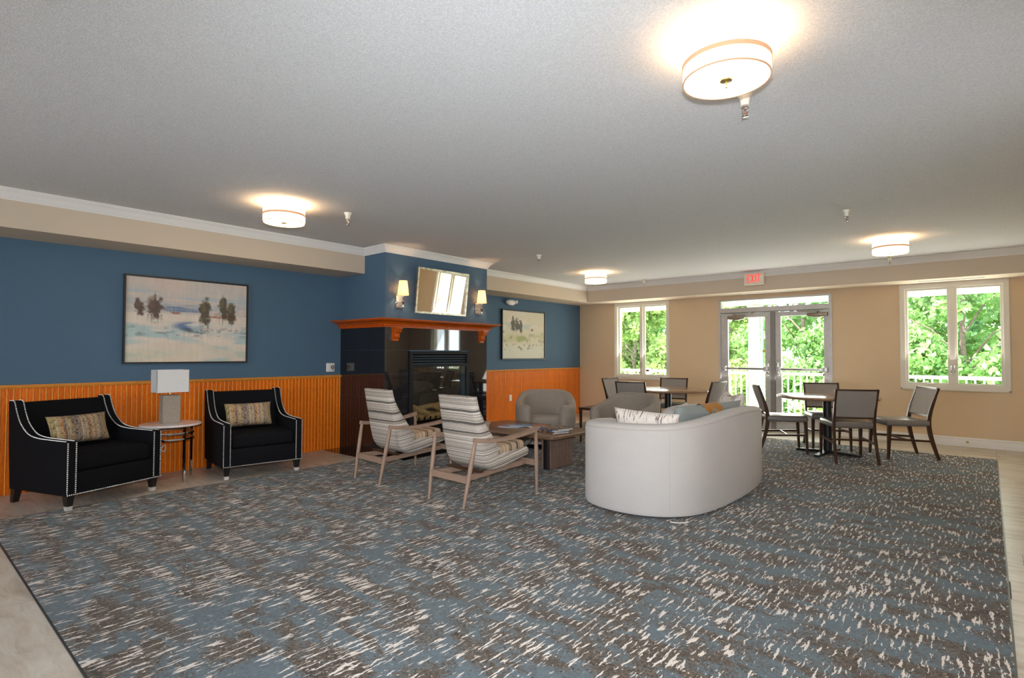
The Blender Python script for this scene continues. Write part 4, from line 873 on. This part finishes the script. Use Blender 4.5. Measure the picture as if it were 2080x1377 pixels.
magazine((2.36, 5.08, z), -1.2, 'cover_blue', 'blue covered magazine lying flat at the left end of the coffee table'); magazine((2.41, 5.20, z+.0064), -1.0, 'cover_blue', 'open faced magazine on top of the blue one on the coffee table', .2, .26)
magazine((2.60, 5.33, z), .5, 'cover_red', 'reddish magazine beside the blue one on the coffee table', .21, .28, .008)
for k, (dx, dy, rz, cv, lb) in enumerate(((0, 0, 1.30, 'cover_brown', 'bottom magazine of the stack at the right end of the coffee table'), (-.02, .02, 1.42, 'cover_brown', 'second magazine up in the stack at the right end of the coffee table'), (.0, .015, 1.22, 'cover_blue', 'third magazine up in the stack at the right end of the coffee table'), (.03, .03, 1.36, 'cover_brown', 'brown topmost magazine of the stack at the right end of the coffee table'))):
    magazine((3.02+dx, 5.04+dy, z+k*.0124), rz, cv, lb, .23, .30, .012)

# ------------------------------------------------------------------ dining tables and chairs
def dining_table(loc, label, rz):
    t_ = thing('dining_table', label, 'table', loc, rz, 'round dining tables')
    q = B(); lathe(q, (0, 0, 0), [(.001, .715), (.565, .715), (.592, .722), (.600, .735), (.597, .744), (.588, .748), (.001, .748)], 64); obj('tabletop', q, 'laminate_top', t_)
    q = B(); cyl(q, (0, 0, .03), (0, 0, .70), .05, .05, 24); obj('column', q, 'table_iron', t_)
    q = B(); lathe(q, (0, 0, 0), [(.05, .69), (.16, .70), (.16, .7145), (.05, .7145)], 24); obj('top_plate', q, 'table_iron', t_)
    for k in range(2):
        q = B(); a = k*PI/2; d = Vector((math.cos(a), math.sin(a), 0)); bar(q, [d*-.38+Vector((0, 0, .012)), d*-.06+Vector((0, 0, .026)), d*.06+Vector((0, 0, .026)), d*.38+Vector((0, 0, .012))], [.03, .036, .036, .03], [.011, .018, .018, .011]); obj('base_bar', q, 'table_iron', t_, smooth=False)
    return t_
dt = dining_table((5.165, 8.16, .0075), 'round dining table on black cross base before the glass doors', math.radians(-8))
dup(dt, 'round dining table in the far left corner behind the tub chairs', (3.02, 8.02, .0075), math.radians(35))
def dining_chair():
    t_ = thing('dining_chair', '', 'dining chair', (0, 0, 0), 0, 'upholstered dining chairs')
    for s_ in (-1, 1):
        q = B(); pp = catmull([(s_*.226, -.005, 0), (s_*.222, .045, .16), (s_*.218, .085, .32), (s_*.216, .098, .46), (s_*.216, .075, .60), (s_*.218, .025, .76), (s_*.220, -.015, .878)], 4); m_ = len(pp)
        bar(q, pp, .0125, [.013+.010*math.sin(PI*min(1, i/(m_-1)*1.15)) for i in range(m_)], (0, 1, 0)); obj('leg', q, 'dark_chair_wood', t_, angle=50)
        q = B(); loft(q, [rect((s_*.222, .545, .415), (1, 0, 0), (0, 1, 0), .020, .020), rect((s_*.228, .565, 0), (1, 0, 0), (0, 1, 0), .0125, .0125)]); obj('leg', q, 'dark_chair_wood', t_, smooth=False)
        q = B(); bar(q, [(s_*.221, .060, .225), (s_*.226, .555, .245)], .008, .013); obj('side_stretcher', q, 'dark_chair_wood', t_, smooth=False)
    q = B(); box(q, (-.238, .085, .405), (.238, .582, .485), .03, 4); obj('seat', q, 'dining_vinyl', t_)
    q = B(); bar(q, [(-.224, .33, .236), (.224, .33, .236)], .008, .011); obj('cross_stretcher', q, 'dark_chair_wood', t_, smooth=False)
    ys = lambda z: .098-.113*sm(np.array(z), .46, .93).item()
    q = B(); zz = [.545, .60, .66, .72, .78, .83, .858]
    loft(q, [[Vector((x, ys(z)-.020*(1-(x/.21)**2)+o, z)) for x, o in ((-.208, -.014), (-.12, -.020), (0, -.022), (.12, -.020), (.208, -.014), (.208, .014), (.12, .020), (0, .022), (-.12, .020), (-.208, .014))] for z in zz]); obj('backrest', q, 'dining_tweed', t_, angle=60)
    for z0, hh in ((.535, .012), (.866, .012)):
        q = B(); bar(q, [(x, ys(z0)-.020*(1-(x/.21)**2), z0) for x in (-.214, -.14, -.07, 0, .07, .14, .214)], .012, hh); obj('back_rail', q, 'dark_chair_wood', t_, angle=50)
    return t_
dc = dining_chair()
seats = (((4.38, 7.85), (.54, .26), 'dining chair left of the right table, seen from the side, next to the sofa end'),
         ((5.589, 7.566), (-.46, .88), 'dining chair at the near side of the right table, its back to the camera'),
         ((6.17, 8.70), (-.42, -.27), 'dining chair right of the right table, below the right window'),
         ((4.93, 8.95), (.41, -.91), 'dining chair behind the right table, in front of the glass door'),
         ((2.75, 7.33), (-.16, .98), 'dining chair at the near side of the left table, its back to the camera'),
         ((2.69, 8.96), (.24, -.97), 'dining chair behind the left table, under the left window'),
         ((1.88, 8.22), (1, -.05), 'dining chair at the left of the left table, nearest the blue wall'),
         ((3.70, 8.30), (-.99, .10), 'dining chair at the right of the left table, beside the glass doors'))
for i, ((x, y), f, lb) in enumerate(seats):
    o = dc if i == 0 else copy_tree(dc); o.location = (x, y, .0095); o.rotation_euler = (0, 0, facing(*f)); o['label'] = lb
# white cable end by the sofa
q = B(); tube(q, catmull([(4.90, 4.02, .010), (4.95, 4.03, .010), (4.99, 4.07, .010), (5.0, 4.12, .010)], 5), .004, 6); tag(obj('cable', q, 'white_plastic'), 'short white cable on the carpet at the base of the sofa', 'cable')

# ------------------------------------------------------------------ outdoors
q = B(); box(q, (-14, D+.22, -.35), (20, 12.55, -.10)); tag(obj('porch_floor', q, 'concrete', None, smooth=False), 'pale concrete porch floor outside the glass doors', 'porch')['kind'] = 'structure'
q = B(); n = 24; gv = [[q.verts.new((-60+130*i/n, 12.5+70*j/n, -.45-.9*math.sin(min(j, 6)/6*PI/2)+.15*math.sin(i*1.3+j))) for i in range(n+1)] for j in range(n+1)]
for j in range(n):
    for i in range(n): q.faces.new((gv[j][i], gv[j][i+1], gv[j+1][i+1], gv[j+1][i]))
tag(obj('lawn', q, 'grass'), 'green lawn beyond the porch railing', 'lawn')['kind'] = 'structure'
# porch roof of boards
pr = thing('porch_roof', 'white boarded porch ceiling outside above the doors and windows', 'porch roof', (0, 0, 2.44))
q = B(); box(q, (-14, D+.22, .02), (20, 12.75, .30)); obj('roof_deck', q, 'porch_white', pr, smooth=False)
q = B(); box(q, (-14, 12.60, -.06), (20, 12.75, .0199)); obj('fascia', q, 'porch_white', pr, smooth=False)
bq = B(); box(bq, (.002, D+.23, 0), (.118, 12.6, .0198), .004, 1); bm_ = mesh('board', bq, False); bm_.materials.append(M['porch_white'])
for k in range(110): o = obj('board', bm_, None, pr); o.location = (-4.+k*.12, 0, 0)
# columns
def column(x, label):
    t_ = thing('porch_column', label, 'column', (x, 12.05, -.10), 0, 'white porch columns')
    q = B(); lathe(q, (0, 0, 0), [(.001, .12), (.122, .12), (.118, 1.2), (.105, 2.36), (.001, 2.36)], 32); obj('shaft', q, 'porch_white', t_)
    q = B(); box(q, (-.155, -.155, 0), (.155, .155, .085), .004, 1); lathe(q, (0, 0, 0), [(.10, .085), (.148, .085), (.150, .105), (.135, .125), (.10, .126)], 32); obj('column_base', q, 'porch_white', t_)
    q = B(); lathe(q, (0, 0, 0), [(.09, 2.34), (.125, 2.345), (.125, 2.365), (.115, 2.37), (.145, 2.41), (.09, 2.42)], 32); box(q, (-.16, -.16, 2.42), (.16, .16, 2.4799), .004, 1); obj('capital', q, 'porch_white', t_)
column(3.06, 'round white porch column seen through the left glass door'); column(-.42, 'round white porch column outside the left window')
# railing
rl = thing('porch_railing', 'pale porch railing with thin balusters running outside the windows', 'railing', (0, 12.25, -.10))
for x0, x1 in ((-9., 4.35), (5.55, 13.)):
    q = B(); box(q, (x0, -.045, .965), (x1, .045, 1.025), .008, 1); obj('top_rail', q, 'rail_paint', rl, smooth=False)
    q = B(); box(q, (x0, -.02, .09), (x1, .02, .14), .004, 1); obj('bottom_rail', q, 'rail_paint', rl, smooth=False)
    x = x0
    while x <= x1: 
        q = B(); box(q, (x-.045, -.045, 0), (x+.045, .045, 1.06), .004, 1); obj('post', q, 'rail_paint', rl, smooth=False); x += (x1-x0)/round((x1-x0)/1.85)
bq = B(); box(bq, (-.014, -.014, .14), (.014, .014, .965)); bm_ = mesh('baluster', bq, False); bm_.materials.append(M['rail_paint'])
for x0, x1 in ((-7.4, 4.30), (5.60, 10.6)):
    for k in range(int((x1-x0)/.117)): o = obj('baluster', bm_, None, rl); o.location = (x0+.06+k*.117, 0, 0)
# lamp post beyond
lp = thing('lamp_post', 'dark grey lamp post standing beyond the porch, seen through the left door', 'lamp post', (2.06, 16, -1.1))
q = B(); lathe(q, (0, 0, 0), [(.001, 0), (.09, 0), (.09, .3), (.045, .34), (.038, 4.6), (.001, 4.61)], 16); obj('pole', q, 'pole_grey', lp)
q = B(); lathe(q, (0, 0, 4.6), [(.03, 0), (.12, .08), (.16, .4), (.02, .52)], 12); obj('lantern', q, 'pole_grey', lp)
# trees
def foliage(blobs, n, size, seed, mat_, parent):
    rs = np.random.RandomState(seed); wts = np.array([b_[3]**2 for b_ in blobs]); pick = rs.choice(len(blobs), n, p=wts/wts.sum())
    bl = np.array(blobs)[pick]; d = rs.normal(size=(n, 3)); d /= np.linalg.norm(d, axis=1)[:, None]; r = bl[:, 3:4]*rs.uniform(.45, 1.15, (n, 1)); c_ = bl[:, :3]+d*r*np.array([1, 1, .85])
    a = rs.normal(size=(n, 3)); a /= np.linalg.norm(a, axis=1)[:, None]; b2 = np.cross(a, d+rs.normal(scale=.6, size=(n, 3))); b2 /= np.linalg.norm(b2, axis=1)[:, None]+1e-6
    s_ = size*rs.uniform(.6, 1.3, (n, 1)); co = np.stack([c_-a*s_, c_+b2*s_*.55, c_+a*s_, c_-b2*s_*.55], 1).reshape(-1, 3)
    me = bpy.data.meshes.new('foliage'); me.from_pydata(co.tolist(), [], np.arange(4*n).reshape(-1, 4).tolist()); o = obj('foliage', me, mat_, parent, kind='stuff'); return o
def tree(x, y, h_, r, mat_, label, seed, n=20000, low=.06, size=.09):
    t_ = thing('tree', label, 'tree', (x, y, -1.3), 0, 'trees beyond the porch'); rs = np.random.RandomState(seed)
    q = B(); pts = [(0, 0, 0), (.05, .02, h_*.2), (-.04, .06, h_*.45), (.06, 0, h_*.75), (0, 0, h_*.92)]; tube(q, catmull(pts, 3), [.10*(1-.8*i/12) for i in range(13)], 8)
    for k in range(6):
        a = rs.uniform(0, 2*PI); z_ = h_*rs.uniform(.25, .6); tube(q, [(0, 0, z_), (math.cos(a)*r*.4, math.sin(a)*r*.4, z_+h_*.12), (math.cos(a)*r*.8, math.sin(a)*r*.8, z_+h_*.18)], [.035, .022, .01], 6)
    obj('trunk', q, 'bark', t_)
    bl = []
    for k in range(40):
        z_ = h_*rs.uniform(low, 1.); rr = r*(1-.55*abs(z_/h_-.5)*2*.6); a = rs.uniform(0, 2*PI); d = rr*math.sqrt(rs.uniform(0, 1)); bl.append((d*math.cos(a), d*math.sin(a), z_, r*rs.uniform(.20, .42)))
    foliage(bl, n, size, seed, mat_, t_); return t_
G, LG, DG = 'leaf_green', 'leaf_light', 'leaf_deep'
trees = ((6.3, 18.5, 7.0, 1.75, G, 'leafy green tree filling the right window, nearest to the porch railing'), (2.5, 18.6, 7.2, 1.75, G, 'full green tree outside the right glass door'), (-3.2, 18.5, 4.6, 1.6, LG, 'light green tree outside the left window, nearest to the railing'),
         (11.3, 18.8, 7.5, 1.75, G, 'green tree outside beyond the right end of the porch'), (2.9, 24.4, 8.5, 1.75, DG, 'deep green tree outside the right glass door, second row'), (7.6, 24.2, 8.5, 1.8, DG, 'deep green tree outside at right, in the second row behind the right window'),
         (-1.1, 24.0, 6.5, 1.75, LG, 'yellow green tree outside the left glass door, second row'), (-6.1, 24.0, 6.0, 1.75, G, 'green tree outside the left window, second row'), (5.6, 29.8, 10., 1.9, G, 'tall green tree far outside behind the right window'),
         (1.4, 29.5, 9.5, 1.9, DG, 'tall deep green tree far outside behind the glass doors'), (-3.7, 29.5, 7.5, 1.9, LG, 'tall light green tree far outside, left of the porch column'), (-8.8, 29.5, 7.0, 1.9, DG, 'tall deep green tree far outside behind the left window'))
for k, (x, y, h_, r, m_, lb) in enumerate(trees): tree(x, y, h_, r, m_, lb, 100+k)
for k, (x, y, r, lb) in enumerate(((6.0, 14.9, .7, 'low round bush below the railing outside the right window'), (8.1, 15.0, .7, 'low bush at right outside the right window'), (-3.2, 14.9, .7, 'low bush outside the left window'), (3.9, 14.8, .7, 'low bush outside the right glass door'))):
    t_ = thing('bush', lb, 'bush', (x, y, -1.2), 0, 'bushes beyond the porch'); q = B(); tube(q, [(0, 0, 0), (.05, 0, .5), (0, .05, 1.)], [.05, .03, .01], 6); obj('stem', q, 'bark', t_)
    rs = np.random.RandomState(300+k); foliage([(rs.uniform(-r, r)*.6, rs.uniform(-r, r)*.6, .5+rs.uniform(0, .9), r*.55) for _ in range(9)], 3200, .09, 300+k, LG if k % 2 else G, t_)
